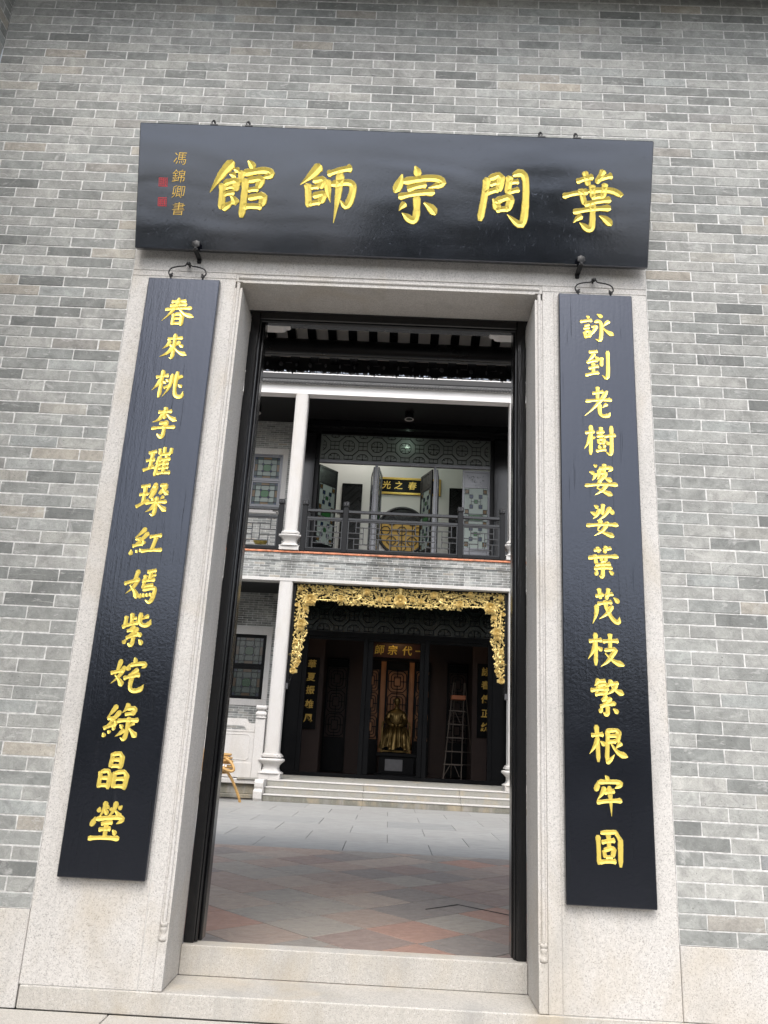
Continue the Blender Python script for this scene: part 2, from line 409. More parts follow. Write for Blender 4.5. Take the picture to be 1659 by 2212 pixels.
# ------------------------------------------------------------------ brick fields (local XZ plane, face at y)
def brick_field(parent, x0, x1, z0, z1, y, P, H, phase=0.0, holes=(), keep=0, mat='brick', mortar='mortar', joint=.0055,
                prefer=None, depth=.05, proud=.0022, phase_fn=None, single=True):
    L = []
    nrow = int(round((z1-z0)/H)); H = (z1-z0)/nrow
    for r in range(nrow):
        zc = z0 + (r+.5)*H
        segs = [(x0, x1)]
        for (a, b, c, d) in holes:
            if c < zc < d:
                ns = []
                for (p, q) in segs:
                    if b <= p or a >= q: ns.append((p, q)); continue
                    if a > p: ns.append((p, a))
                    if b < q: ns.append((b, q))
                segs = ns
        for (p, q) in segs:
            ph = (phase_fn(p, q, zc) if phase_fn else phase) + (P/2 if r % 2 else 0)
            k = math.floor((p-ph)/P)
            x = ph + k*P; cuts = [p]
            while x < q - .02:
                if x > p + .02: cuts.append(x)
                x += P
            cuts.append(q)
            for a, b in zip(cuts, cuts[1:]): L.append(((a+b)/2, zc, b-a, H))
    me = []
    for k in range(5):       # a few shared brick shapes
        m = MB(); m.cbox(-P/2+joint/2, -proud, -H/2+joint/2, P/2-joint/2, depth, H/2-joint/2, .0035)
        rr = random.Random(k)
        m.v = [(a+rr.uniform(-1, 1)*.0022, b+rr.uniform(-.2, 1)*.0009, c+rr.uniform(-1, 1)*.0018) for a, b, c in m.v]
        me.append(m.mesh('brick', mat))
    if prefer: L.sort(key=prefer)
    singles, rest = (L[:keep], L[keep:])
    for (x, z, wd, h) in singles:
        o = obj('brick', random.choice(me), parent, (x, y + random.uniform(-.0012, .0008), z))
        o.scale = ((wd-joint)/(P-joint), 1, 1)
        o.rotation_euler = (random.uniform(-.004, .004), random.uniform(-.004, .004), 0)
    if rest:
        m = MB()
        for (x, z, wd, h) in rest:
            dy = random.uniform(-.0012, .0008)
            m.cbox(x-wd/2+joint/2+random.uniform(-.001, .002), y-proud+dy, z-h/2+joint/2+random.uniform(-.0006, .0012), x+wd/2-joint/2+random.uniform(-.002, .001), y+depth, z+h/2-joint/2+random.uniform(-.0012, .0006), .0035)
        m.build('bricks', mat, parent, world=False, kind='stuff')
    # mortar bed
    m = MB(); xs = sorted({x0, x1} | {v for hh in holes for v in hh[:2] if x0 < v < x1}); zs = sorted({z0, z1} | {v for hh in holes for v in hh[2:] if z0 < v < z1})
    for a, b in zip(xs, xs[1:]):
        for c, d in zip(zs, zs[1:]):
            xm, zm = (a+b)/2, (c+d)/2
            if any(h[0] < xm < h[1] and h[2] < zm < h[3] for h in holes): continue
            m.box(a, y, c, b, y+depth+.02, d)
    m.build('mortar', mortar, parent, world=False)

# ================================================================== SETTING: grounds
g = MB().box(-60, -90, -.30, 60, -.004, -.035).build('ground', m_plain('forecourt_stone', (.125, .122, .115), .9, var=.3, scale=6)); g['kind'] = 'structure'
fp = obj('pavement', None); fp['kind'] = 'structure'; fp['label'] = 'pale stone paving in front of the gateway'
slab_me = MB().cbox(-.447, -.297, -.06, .447, .297, 0, .004).mesh('paving_slab', 'granite_step')
for j in range(5):
    for i in range(-5, 9):
        xx = -1.479 + .9*i + (.45 if j % 2 else 0) + .45; yy = -.306 - .6*j
        obj('paving_slab', slab_me, fp, (xx, yy, random.uniform(-.001, .001)))

fb = MB().box(-60, 7.45, -.14, 60, 90, -.014).build('courtyard_bed', 'grout'); fb['kind'] = 'structure'
fb = MB().box(-60, .91, -.14, 60, 7.449, -.004).box(-4.7, .47, -.14, 4.7, .9, -.004).build('slate_bed', m_slate_grout()); fb['kind'] = 'structure'
# diamond slate floor
def clip(poly, f):
    out = []
    for i, p in enumerate(poly):
        q = poly[(i+1) % len(poly)]; a, b = f(p), f(q)
        if a >= 0: out.append(p)
        if (a >= 0) != (b >= 0):
            t = a/(a-b); out.append((p[0]+(q[0]-p[0])*t, p[1]+(q[1]-p[1])*t))
    return out
sf = obj('slate_floor', None); sf['kind'] = 'structure'; sf['label'] = 'diamond laid floor of mixed grey, brown and rust red slate tiles'
hD = .43
near, far = [], []
for a in range(-12, 22):
    for b in range(-12, 22):
        cx, cy = -.56 + (a-b)*hD, 2.47 + (a+b)*hD
        if abs(cx) > 3.6 or not -.3 < cy < 8: continue
        e = hD - .009
        poly = [(cx-e, cy), (cx, cy-e), (cx+e, cy), (cx, cy+e)]
        poly = clip(clip(poly, lambda p: p[1]-.47), lambda p: 7.455-p[1])
        if len(poly) < 3: continue
        m = MB().ngon_prism([(x-cx, y-cy) for x, y in poly], -.02, 0, .003)
        obj('slate_tile', m.mesh('slate_tile', 'slate'), sf, (cx, cy, random.uniform(-.0012, .0012)))
m = MB(); m.box(-.005, -.005, 0, .5, .008, .0035)
for (a, b) in (((.43, 3.43), (.77, 3.765)), ((.77, 3.765), (1.23, 3.37))):
    L = hypot(b[0]-a[0], b[1]-a[1]); mm = MB(); nx, ny = -(b[1]-a[1])/L*.011, (b[0]-a[0])/L*.011
    mm.ngon_prism([(a[0]+nx*.4, a[1]+ny*.4), (b[0]+nx, b[1]+ny), (b[0]-nx, b[1]-ny), (a[0]-nx*.4, a[1]-ny*.4)], .0015, .0045)
    mm.build('open_joint', 'crack', sf, world=False)
pf = obj('courtyard_paving', None); pf['kind'] = 'structure'; pf['label'] = 'pale grey stone paving of the courtyard'
RW, RD = 1.32, 1.25
pm = MB().cbox(-RW/2+.004, -RD/2+.004, -.02, RW/2-.004, RD/2-.004, 0, .003).mesh('paving_slab', 'paver')
for j in range(7):
    for i in range(-6, 7):
        x = -.61 + RW*i + (RW/2 if j % 2 else 0) + .66; y = 7.46 + RD*(j+.5)
        if abs(x) > 8.3: continue
        if y + RD/2 > 16.22: continue
        obj('paving_slab', pm, pf, (x, y, random.uniform(-.001, .001)))

# ================================================================== GATE WALL
gw = thing('brick_wall', 'tall grey brick wall with white mortar around the stone doorway', 'wall', (0, 0, 0))
SL, SR = -2.007, 1.692
ZT = 5.22                       # top of granite surround, behind the plaque
def ph(p, q, zc):
    if abs(p-SR) < .01: return SR + .0
    return SL
rowz0 = .503; NR = 88
brick_field(gw, -3.335, 4.6, rowz0, rowz0 + .08265*NR, 0.0, .3275, .08265, holes=((SL, SR, 0, ZT),), keep=300,
            phase_fn=ph, prefer=lambda b: hypot(b[0], 4.96, ) + abs(b[1]-1.5)*.9 + max(0, b[0]-2.6)*30)
MB().box(-3.335, .075, .503, SL, .9, 7.7).box(SR, .075, .503, 4.6, .9, 7.7).box(SL, .39, ZT, SR, .9, 7.7).build('core', 'mortar', gw)
pl = thing('stone_plinth', 'pale granite plinth under the brick wall left of the doorway', 'plinth', (-2.67, 0, 0))
pbox('base_block', 'granite', pl, (-3.335, -.002, 0, SL-.002, .5, .5), .004)
pl2 = thing('stone_plinth', 'pale granite plinth under the brick wall right of the doorway', 'plinth', (3.1, 0, 0))
pbox('base_block', 'granite', pl2, (SR+.002, -.002, .122, 4.6, .5, .5), .004)
# side wall, coming forward at the left
sw = thing('brick_wall', 'grey brick side wall meeting the front wall at the far upper left', 'wall', (-3.335, 0, 0), (0, 0, -pi/2))
brick_field(sw, .005, 3.2, 0.0, 7.77, 0.0, .3275, .08265, phase=.1, keep=0, mat='brick', depth=-.05, proud=-.0022)
# projecting eave above
ev = thing('roof_eave', 'dark timber eave overhanging the top of the brick wall', 'eave', (0, 0, 7.54))
MB().box(-4.4, -.6, 7.62, 4.8, .9, 7.72).build('eave_boarding', 'roof_dark', ev)
for i in range(34):
    pbox('rafter', 'wood_black', ev, (-4.3+.27*i, -.55, 7.54, -4.19+.27*i, .0, 7.618), .004)
MB().box(-4.4, -.64, 7.46, 4.8, -.602, 7.74).build('fascia', 'wood_black', ev)

# ================================================================== GRANITE DOORWAY
dw = thing('stone_doorway', 'speckled granite doorway surround in the brick wall', 'doorway', (-.15, .2, 0))
OL, OR_ = -1.202, .898
YB = .39
def jamb(s, xo, xi, xj):     # outer edge, opening edge, joint
    a, b = sorted((xo, xj)); pbox('jamb_slab', 'granite', dw, (a+.0015, -.003, .122, b-.0015, YB, 4.668), .003)
    # inner stone with moulded edge
    e = .052
    xm = xi - s*e
    a, b = sorted((xj, xm)); pbox('jamb_block', 'granite', dw, (a+.0015, -.002, .122, b, YB, 4.668), .003)
    m = MB()
    a, b = sorted((xm, xi))
    m.cbox(a, -.002, .122, b, YB, .375, .003)       # plain foot
    m.box(a, .004, .375, b, YB, 4.600)
    m.build('jamb_reveal', 'granite', dw)
    m = MB(); xr = (xm*.56 + xi*.44)
    m.tube([(xr, .003, .47), (xr, .003, 4.64)], .0125, 12)
    m.build('roll_moulding', 'granite', dw)
    m = MB(); a, b = sorted((xi+s*.0008, xi-s*.009)); m.box(a, .0005, .47, b, .03, 4.602); m.build('fillet', 'granite', dw)
    m = MB(); m.lathe([(.019, .376), (.021, .39), (.0145, .402), (.0135, .418), (.020, .434), (.020, .444), (.014, .450), (.022, .456), (.021, .472), (.016, .476)], xr, .012, 14, square=.6)
    m.build('carved_foot', 'granite', dw)
jamb(1, SL, OL, -1.338); jamb(-1, SR, OR_, 1.03)
pbox('lintel', 'granite', dw, (SL+.0015, -.003, 4.716, SR-.0015, YB, ZT), .003)
pbox('lintel_end', 'granite', dw, (SL+.0015, -.0025, 4.671, -1.254, YB, 4.7145), .002)
pbox('lintel_end', 'granite', dw, (.950, -.0025, 4.671, SR-.0015, YB, 4.7145), .002)
MB().box(-1.254, .004, 4.655, .950, YB, 4.716).build('lintel_soffit', 'granite', dw)
MB().tube([(-1.232, .004, 4.685), (.928, .004, 4.685)], .0125, 12).build('roll_moulding', 'granite', dw)
MB().box(-1.2015, .0008, 4.645, .8975, .03, 4.6545).build('fillet', 'granite', dw)
MB().box(SL+.01, .002, .11, -1.26, YB-.02, ZT-.01).box(.955, .002, .11, SR-.01, YB-.02, ZT-.01).box(-1.26, .02, 4.72, .955, YB-.02, ZT-.01).build('joint_mortar', 'mortar_far', dw)
st = thing('stone_step', 'low granite step running under both door jambs', 'step', (-.15, .1, 0))
pbox('step_slab', 'granite_step', st, (-2.0, -.006, 0, 3.2, .36, .119), .006)
th = thing('stone_threshold', 'raised granite threshold between the black door posts', 'threshold', (-.15, .4, .119))
pbox('threshold_slab', 'granite_step', th, (OL+.002, .352, .12, OR_-.002, .47, .285), .005)
MB().box(-1.6, .47, -.1, 1.3, .9, -.012).build('back_bed', 'grout', th)

# black timber door frame
df = thing('door_frame', 'glossy black timber door frame set inside the granite reveal', 'door frame', (-.15, .42, .285))
def post(x0, x1, xb):
    a, b = sorted((x0, x1)); pbox('post', 'lacquer', df, (a, .391, .286, b, .455, 4.655), .006)
    a, b = sorted((x0, xb)); pbox('door_stop', 'lacquer', df, (a, .457, .286, b, .56, 4.655), .006)
    m = MB(); xm = x1 + (.004 if x1 < 0 else -.004)
    m.tube([(xm, .424, .29), (xm, .424, 4.6)], .012, 10); m.build('bead', 'lacquer', df)
post(OL+.001, -1.135, -1.100); post(OR_-.001, .833, .812)
pbox('head_rail', 'lacquer', df, (-1.135, .392, 4.585, .833, .455, 4.654), .006)
MB().tube([(-1.13, .424, 4.582), (.828, .424, 4.582)], .012, 10).build('bead', 'lacquer', df)
pbox('head_rail', 'lacquer', df, (-1.100, .458, 4.62, .812, .559, 4.70), .006)
# inner lintel and white corbels on the back of the gate
il = thing('inner_lintel', 'dark grey lintel board behind the top of the door frame', 'lintel', (-.15, .9, 4.815))
pbox('lintel_board', 'wood_grey', il, (-1.5, .86, 4.815, 1.2, .93, 5.4), .004)
for s, x, lab in ((1, -1.40, 'left'), (-1, 1.10, 'right')):
    c = thing('corbel', 'small white stepped corbel under the inner lintel at its %s end' % lab, 'corbel', (x, .9, 4.77), group='white corbels under the inner lintel')
    prof = [(0, 0), (.35, 0), (.372, .006), (.38, .016), (.383, .024), (.41, .028), (.42, .036), (.42, .044), (0, .044)]
    MB().extrude_xz([(x + s*a, 4.770+b) for a, b in prof], .80, .93).build('corbel_block', 'white', c)

# ================================================================== PORCH ROOF behind the gate
pr = thing('porch_roof', 'dark porch roof of black rafters with pale boarding behind the gate', 'roof', (0, 2.5, 6.4))
def roofz(y): return 6.40 + .25*(4.0-y)
m = MB(); m.extrude_yz([(.9, roofz(.9)+.085), (4.5, roofz(4.5)+.085), (4.5, roofz(4.5)+.16), (.9, roofz(.9)+.16)], -4.6, 4.6); m.build('boarding', 'plaster', pr)
rm = MB(); rm.extrude_yz([(.93-4, roofz(.93)-6.4), (4.45-4, roofz(4.45)-6.4), (4.45-4, roofz(4.45)-6.4+.082), (.93-4, roofz(.93)-6.4+.082)], -.0525, .0525)
rme = rm.mesh('rafter', 'wood_black')
for i in range(34):
    obj('rafter', rme, pr, (-4.30+.258*i - 0, 1.5, 0))
MB().tube([(-4.6, 4.0, 6.292), (4.6, 4.0, 6.292)], .100, 24).build('purlin', 'wood_black', pr)
MB().tube([(-4.6, 2.4, roofz(2.4)-.104), (4.6, 2.4, roofz(2.4)-.104)], .100, 24).build('purlin', 'lacquer', pr)
MB().box(-4.6, 4.05, 6.20, 4.6, 4.10, 6.36).build('tie_board', 'roof_dark', pr)
MB().box(-4.6, 4.452, 6.205, 4.6, 4.49, 6.46).build('eave_board', 'roof_dark', pr)
# pierced scrollwork hanging off the eave board
rr = random.Random(11)
m = MB()
x = -3.2
while x < 3.2:
    wd = rr.uniform(.035, .075); dz = rr.uniform(.02, .06)
    cz = 6.205
    k = rr.choice((3, 4, 5))
    poly = [(x-wd*.6, cz+.02)] + [(x-wd*.6+wd*1.2*(i+.5)/k + rr.uniform(-.008, .008), cz-dz*rr.uniform(.35, 1.0)) for i in range(k)] + [(x+wd*.6, cz+.02)]
    m.extrude_xz(poly, 4.455, 4.485)
    x += wd*.9
for i in range(70):
    cx = -3.2 + i*.092; m.tube([(cx + .03*cos(a*.9), 4.452, 6.175 + .022*sin(a*.9)) for a in range(7)], .006, 5)
m.build('pierced_scrollwork', 'roof_dark', pr)
ros = MB(); ros.lathe([(.012, 0), (.03, .006), (.032, .014), (.018, .02), (.008, .012)], 0, 0, 10)
rosm = ros.mesh('rosette', 'rosette')
for i in range(34):
    o = obj('rosette', rosm, pr, (-3.2+.193*i, 4.452-2.5, 6.265+rr.uniform(-.006, .006)-6.4)); o.rotation_euler = (pi/2, 0, rr.uniform(0, 3))
    if i % 2 == 0:
        MB().cbox(-3.14+.193*i, 4.446, 6.285, -3.05+.193*i, 4.4515, 6.297, .002).build('carved_bar', 'rosette', pr)
pw = thing('brick_wall', 'unseen grey brick wall added on the left to darken the porch', 'wall', (-4.62, .9, 0))  # both porch side walls are out of view, added to keep light out
MB().box(-4.72, .9, -.02, -4.62, 4.3, 7.3).build('wall_face', 'brick', pw)
pw = thing('brick_wall', 'unseen grey brick wall added on the right to darken the porch', 'wall', (4.62, .9, 0))
MB().box(4.62, .9, -.02, 4.72, 4.3, 7.3).build('wall_face', 'brick', pw)

# ================================================================== CALLIGRAPHY
PROF = {'h': [(0, .7), (.06, 1.05), (.22, .78), (.78, .85), (.93, 1.2), (1, .55)],
        'v': [(0, .6), (.07, 1.15), (.25, .9), (.88, .95), (1, .5)],
        'g': [(0, .6), (.07, 1.1), (.25, .9), (.76, 1.05), (.86, .9), (1, .1)],
        'p': [(0, .5), (.1, 1.15), (.5, .85), (1, .08)],
        'n': [(0, .3), (.4, .75), (.78, 1.4), (.9, .95), (1, .1)],
        'd': [(0, .25), (.5, 1.2), (.82, 1.15), (1, .4)],
        'w': [(0, .7), (.1, 1.1), (.5, .9), (.84, 1.15), (1, .1)],
        'z': [(0, .6), (.1, 1.0), (.42, .82), (.52, 1.15), (.9, 1.0), (1, .55)]}
GL = {
'春': "h 25 14 72 9;h 22 28 76 22;h 6 44 94 35;p 48 0 45 22 24 60 0 82;n 50 36 70 58 100 66;v 38 56 36 97;z 39 58 65 55 63 98;h 40 74 60 72;h 38 91 60 90",
'來': "h 20 20 78 14;g 48 0 48 92 34 86;p 34 26 24 44 6 55;d 33 38 42 48;p 70 26 62 38 52 45;d 66 38 84 48;p 45 50 30 70 0 85;n 52 50 72 68 100 76",
'桃': "h 8 28 48 20;v 30 0 26 98;p 28 30 18 55 0 75;d 32 40 42 48;p 60 12 58 60 34 97;d 42 32 50 42;h 38 66 56 54;w 76 5 70 60 76 92 97 94 100 72;p 92 18 80 34;d 82 50 94 60",
'李': "h 22 18 78 12;v 50 0 48 40;p 45 20 28 42 2 52;n 54 20 74 36 98 42;z 30 54 66 48 52 62;g 52 60 52 90 44 100 26 88;h 2 72 96 64",
'璀': "h 12 24 42 17;h 8 50 40 43;v 28 22 24 76;h 0 82 42 68;v 70 0 68 24;v 52 8 54 26;h 54 28 92 22;v 94 4 92 24;p 58 32 50 48 38 60;v 54 44 44 99;d 74 28 82 37;h 54 46 94 40;h 54 60 90 54;h 54 74 90 68;v 74 42 72 88;h 50 90 98 84",
'璨': "h 10 14 38 9;h 6 38 36 33;v 24 12 22 64;h 0 74 40 52;p 58 0 50 16 36 36;z 48 12 62 10 40 46;z 70 8 96 3 70 34;n 76 12 86 24 98 32;h 30 60 98 53;g 64 40 63 96 48 90;d 46 44 54 52;p 86 38 76 50;p 62 60 50 76 32 86;n 66 58 82 72 100 80",
'紅': "p 42 2 28 24 10 40;z 12 42 32 42 30 46;p 52 18 34 42 8 68;h 8 68 40 58;d 36 48 42 60;d 6 80 2 98;d 18 80 24 90;d 30 74 38 86;h 56 34 92 26;v 76 32 68 76;h 36 84 100 76",
'嫣': "p 38 4 30 36 16 52;n 18 50 38 70 44 90;p 44 28 30 56 6 76;h 0 48 44 34;h 66 10 94 4;v 78 8 76 34;h 80 20 94 16;v 62 18 60 46;h 52 38 94 31;h 62 52 90 47;v 60 44 58 60;g 58 62 92 54 98 60 92 88 82 99 70 90;d 54 74 50 88;d 62 72 64 84;d 72 72 76 82;d 82 70 86 80",
'紫': "v 32 4 32 34;h 34 20 48 16;v 14 12 12 40;h 4 46 56 30;p 88 8 66 22;w 60 0 58 28 68 38 90 36 97 20;p 46 38 34 50 20 54;h 22 56 46 52;p 58 46 42 62 18 74;h 20 76 60 64;d 56 58 70 70;g 46 70 44 98 28 90;d 22 80 12 92;d 66 78 78 94",
'姹': "p 26 6 20 40 12 58;n 14 54 28 66 38 86;p 40 26 28 56 4 78;h 0 48 38 38;d 64 0 68 14;d 50 18 46 38;g 52 22 92 14 98 22 86 30;p 78 32 62 46 50 50;h 40 62 86 50;w 64 46 58 84 68 98 92 92 97 76",
'綠': "p 34 4 22 26 8 40;z 10 42 30 42 28 46;p 46 20 28 46 6 68;h 4 68 38 56;d 32 46 38 56;d 4 78 8 90;d 16 72 22 80;d 28 62 36 70;p 66 0 60 16 50 26;z 62 14 88 10 80 30;h 58 30 80 26;h 40 48 100 42;g 72 34 68 98 54 90;d 48 56 56 66;p 62 68 50 80 38 88;p 90 48 76 60;n 74 62 88 78 100 86",
'晶': "v 38 2 34 42;z 38 4 74 1 70 44;h 38 21 70 19;h 36 39 70 37;v 4 52 3 98;z 4 54 40 50 36 100;h 6 73 36 71;h 4 93 34 92;v 56 52 54 98;z 56 54 98 50 94 100;h 58 73 92 71;h 56 93 92 92",
'瑩': "d 24 16 20 30;p 40 0 38 20 24 44;d 38 20 48 34;d 50 10 46 18;d 58 14 58 24;p 72 0 68 24 50 42;n 70 20 80 32 88 42;d 90 8 80 18;d 14 40 2 66;g 16 46 90 38 99 46 80 56;h 34 58 68 54;h 30 74 66 70;v 50 58 48 92;h 2 96 94 93;d 70 72 80 84",
'詠': "d 20 8 28 16;h 0 30 36 24;h 12 43 28 39;h 10 54 28 50;v 12 64 16 88;z 14 64 30 60 26 84;h 16 82 28 80;d 50 0 66 12;g 42 28 62 22 62 60 60 98 44 88;h 34 46 48 42;p 50 42 40 66 24 86;p 88 24 66 44;n 64 46 80 64 100 74",
'到': "h 14 8 50 4;p 36 10 24 28 6 42;h 6 44 50 34;d 38 22 54 36;h 12 64 52 56;v 32 44 30 84;h 0 88 54 76;v 66 24 64 56;g 90 0 90 84 84 99 64 86",
'老': "h 28 22 68 16;v 46 0 44 42;h 2 50 98 42;p 82 12 60 42 30 74 0 98;p 82 56 62 68;w 54 56 52 88 62 97 84 95 90 82",
'樹': "h 4 26 36 20;v 22 0 20 98;p 22 28 12 60 0 80;d 24 36 34 46;h 40 24 66 20;v 54 4 52 34;h 42 38 64 34;v 44 46 46 62;z 46 48 64 45 61 62;h 46 60 62 58;d 46 66 50 78;p 66 64 60 78;h 38 86 70 78;h 66 36 100 31;g 86 0 87 86 82 98 68 86;d 70 52 78 66",
'婆': "d 28 4 38 12;d 14 26 28 34;p 34 32 28 46 22 54;g 44 16 78 11 84 14 74 24;p 46 18 42 40 36 52;v 60 0 58 28;z 48 32 72 28 44 56;n 54 36 66 48 86 53;p 48 52 42 66 34 80;n 36 78 62 90 84 98;p 68 62 54 84 28 99;h 0 73 100 66",
'娑': "d 28 6 38 16;d 16 26 32 36;p 42 22 34 36 24 46;v 54 0 50 34;p 44 16 38 32;d 72 14 88 32;p 78 10 60 36 36 54;p 48 48 42 66 34 82;n 36 80 62 90 88 97;p 68 54 54 82 26 97;h 0 69 100 62",
'葉': "h 22 16 46 12;v 32 4 38 24;h 52 14 80 8;v 62 0 56 24;h 2 40 100 32;v 24 28 28 58;v 44 30 44 48;v 60 28 60 48;h 44 49 60 47;h 26 59 76 55;h 20 71 80 65;g 50 54 50 98 36 90;d 32 76 24 90;d 68 76 84 88",
'茂': "h 12 24 44 18;v 26 2 32 32;h 46 22 78 16;v 60 0 52 32;h 20 46 72 38;p 16 46 16 72 2 99;w 46 34 54 62 72 86 94 98 98 78;p 74 48 58 70 24 86;d 78 26 96 40",
'枝': "h 4 26 40 20;v 22 0 20 98;p 22 28 14 55 0 78;d 26 42 38 54;h 42 26 84 22;v 62 0 60 44;z 44 50 78 45 66 68;p 72 56 56 84 34 99;n 48 58 70 84 100 92",
'繁': "p 26 2 20 12 12 22;h 22 11 46 8;p 26 18 22 32 16 44;g 24 20 46 16 48 22 44 44 34 46;h 0 34 54 28;h 14 45 44 42;d 32 22 34 28;p 62 4 56 18 48 24;h 60 16 84 12;p 78 14 66 32 46 44;n 60 20 76 34 100 42;p 46 46 38 54 30 58;h 32 60 50 56;p 60 52 44 66 28 76;h 28 77 66 68;d 62 62 72 72;g 50 74 48 99 36 92;d 34 80 24 92;d 66 80 80 92",
'根': "h 6 28 38 24;v 20 0 24 98;p 24 30 16 55 0 76;d 28 42 40 54;z 46 13 80 9 74 42;h 48 28 72 26;h 48 43 72 41;v 48 11 46 92;p 42 99 54 90 66 76;p 86 44 70 60;n 54 44 74 72 100 80",
'牢': "d 40 0 50 12;d 14 14 4 40;g 14 18 88 14 99 20 74 32;p 38 28 26 46 8 62;h 34 45 72 38;h 6 69 98 61;p 52 26 56 60 58 100",
'固': "v 5 16 6 94;z 14 11 92 4 90 97;h 18 36 72 29;v 44 14 46 48;v 26 54 32 76;z 28 55 66 48 60 74;h 32 75 60 72;h 8 87 74 83",
# the five large characters of the name plaque
'館L': "P 37 5 22 24 2 58;d 38 17 46 22;d 30 26 40 31;v 21 42 21 86;z 23 43 44 36 40 56;h 25 49 40 47;h 22 61 40 57;p 20 86 30 80 42 70;n 34 60 40 68 44 78;d 60 2 68 17;p 51 20 49 30 46 43;g 52 26 88 17 99 26 82 31;v 58 32 53 99;z 60 37 83 31 77 50;h 60 53 77 50;z 62 66 89 60 84 80;h 56 81 85 80",
'師L': "P 37 5 20 22 1 39;v 16 36 18 76;z 24 32 44 26 36 42;h 20 43 36 40;z 24 56 45 50 38 68;h 20 70 39 67;h 48 19 92 8;p 47 28 50 46 55 65;g 55 37 92 30 96 44 88 66 82 73 72 62;p 70 14 69 55 62 100",
'宗L': "d 42 2 48 22;d 17 18 5 50;g 20 29 78 19 99 29 68 38;h 28 42 62 33;h 14 56 79 46;g 47 52 47 86 42 98 20 82;p 27 66 14 80;d 61 64 82 84",
'問L': "v 16 12 6 90;z 20 14 45 4 42 36;h 22 25 40 20;h 14 42 42 33;v 61 8 58 40;g 68 8 86 2 96 14 95 84 86 99 58 76;h 62 20 79 18;h 60 38 82 33;d 29 50 40 72;z 34 55 66 44 60 70;h 38 71 62 66",
'葉L': "v 34 5 42 29;h 22 23 50 14;v 66 2 56 24;h 56 19 80 11;h 1 45 42 38;g 44 36 78 31 100 43 92 40;v 30 32 37 58;h 36 57 80 49;v 48 26 50 47;v 69 24 66 46;h 48 47 68 43;h 20 70 80 61;g 50 54 53 88 48 99 30 85;p 34 75 20 87;d 62 73 83 88",
}
def chaikin(P, it):
    for _ in range(it):
        if len(P) < 3: break
        Q = [P[0]]
        for a, b in zip(P, P[1:]):
            Q.append((a[0]*.75+b[0]*.25, a[1]*.75+b[1]*.25)); Q.append((a[0]*.25+b[0]*.75, a[1]*.25+b[1]*.75))
        Q.append(P[-1]); P = Q
    return P
def glyph_mesh(key, W, H, bw, relief, mat, seed=0):
    """local plane: x right, y = away from the board (negative is out), z up; centred"""
    rg = random.Random(hash_(key)+seed); m = MB(); li = 0
    for st_ in GL[key].split(';'):
        tk = st_.split(); ty = tk[0]; nums = [float(v) for v in tk[1:]]
        wk = bw*(1.25 if ty == 'P' else 1.0)
        if ty == 'P': ty = 'p'
        pts = [((nums[i]-50)/100*(W-bw), (50-nums[i+1])/100*(H-bw)) for i in range(0, len(nums), 2)]
        pts = [(x+rg.uniform(-.012, .012)*W, z+rg.uniform(-.01, .01)*H) for x, z in pts]
        if len(pts) == 2 and ty in 'hvdnp':       # slight bow
            (ax, az), (bx, bz) = pts; L = hypot(bx-ax, bz-az); k = {'h': .035, 'v': .012, 'd': .07, 'n': -.07, 'p': -.08}[ty]
            pts = [(ax, az), ((ax+bx)/2 - (bz-az)*k, (az+bz)/2 + (bx-ax)*k), (bx, bz)]
        P = chaikin(pts, {'h': 2, 'v': 2, 'd': 2, 'p': 3, 'n': 3, 'w': 3, 'g': 2, 'z': 1}[ty])
        # resample
        S = [0]
        for a, b in zip(P, P[1:]): S.append(S[-1]+hypot(b[0]-a[0], b[1]-a[1]))
        T = S[-1] or 1e-6; n = max(7, min(26, int(T/(bw*.22)))); C = []
        for i in range(n+1):
            s = T*i/n; j = 0
            while j < len(S)-2 and S[j+1] < s: j += 1
            u = (s-S[j])/((S[j+1]-S[j]) or 1); C.append((P[j][0]+(P[j+1][0]-P[j][0])*u, P[j][1]+(P[j+1][1]-P[j][1])*u))
        pr_ = PROF[ty]; V = []; F = []
        sh = min(1.0, .55 + T/(bw*4.2))
        for i, (x, z) in enumerate(C):
            t = i/n
            for (a, wa), (b, wb) in zip(pr_, pr_[1:]):
                if a <= t <= b: wv = wa+(wb-wa)*(t-a)/(b-a)
            wv = wv*wk*.5*sh*(1+rg.uniform(-.05, .05))
            c0 = C[max(0, i-1)]; c1 = C[min(n, i+1)]; dx, dz = c1[0]-c0[0], c1[1]-c0[1]; L = hypot(dx, dz) or 1
            nx, nz = -dz/L, dx/L
            yo = -li*.00012
            for q, hgt in ((-1, 0), (-.86, 1), (0, .25), (.86, 1), (1, 0)):
                V.append((x+nx*wv*q, yo-hgt*relief*min(1, wv/(bw*.3)), z+nz*wv*q))
        for i in range(n):
            for k in range(4): F.append([i*5+k, i*5+k+1, (i+1)*5+k+1, (i+1)*5+k])
        F.append([0, 1, 2, 3, 4]); F.append([n*5+4, n*5+3, n*5+2, n*5+1, n*5])
        m.add(V, F); li += 1
    return m
def hash_(s): return sum(ord(c)*(i+7) for i, c in enumerate(s))
def bold_text(ch, size, parent, loc, mat, ext=.003, shear=0.0, off=.0, rot=(pi/2, 0, 0), name='character', sx=1.0):
    c = bpy.data.curves.new(name, 'FONT'); c.body = ch; c.size = size*1.08; c.extrude = ext; c.offset = off; c.shear = shear
    c.align_x = 'CENTER'; c.align_y = 'CENTER'; c.resolution_u = 3
    tmp = bpy.data.objects.new('tmp', c); COL.objects.link(tmp)
    me = bpy.data.meshes.new_from_object(tmp.evaluated_get(bpy.context.evaluated_depsgraph_get())); bpy.data.objects.remove(tmp)
    me.name = name; me.materials.clear(); me.materials.append(MAT[mat])
    o = obj(name, me, parent, loc); o.rotation_euler = rot; return o

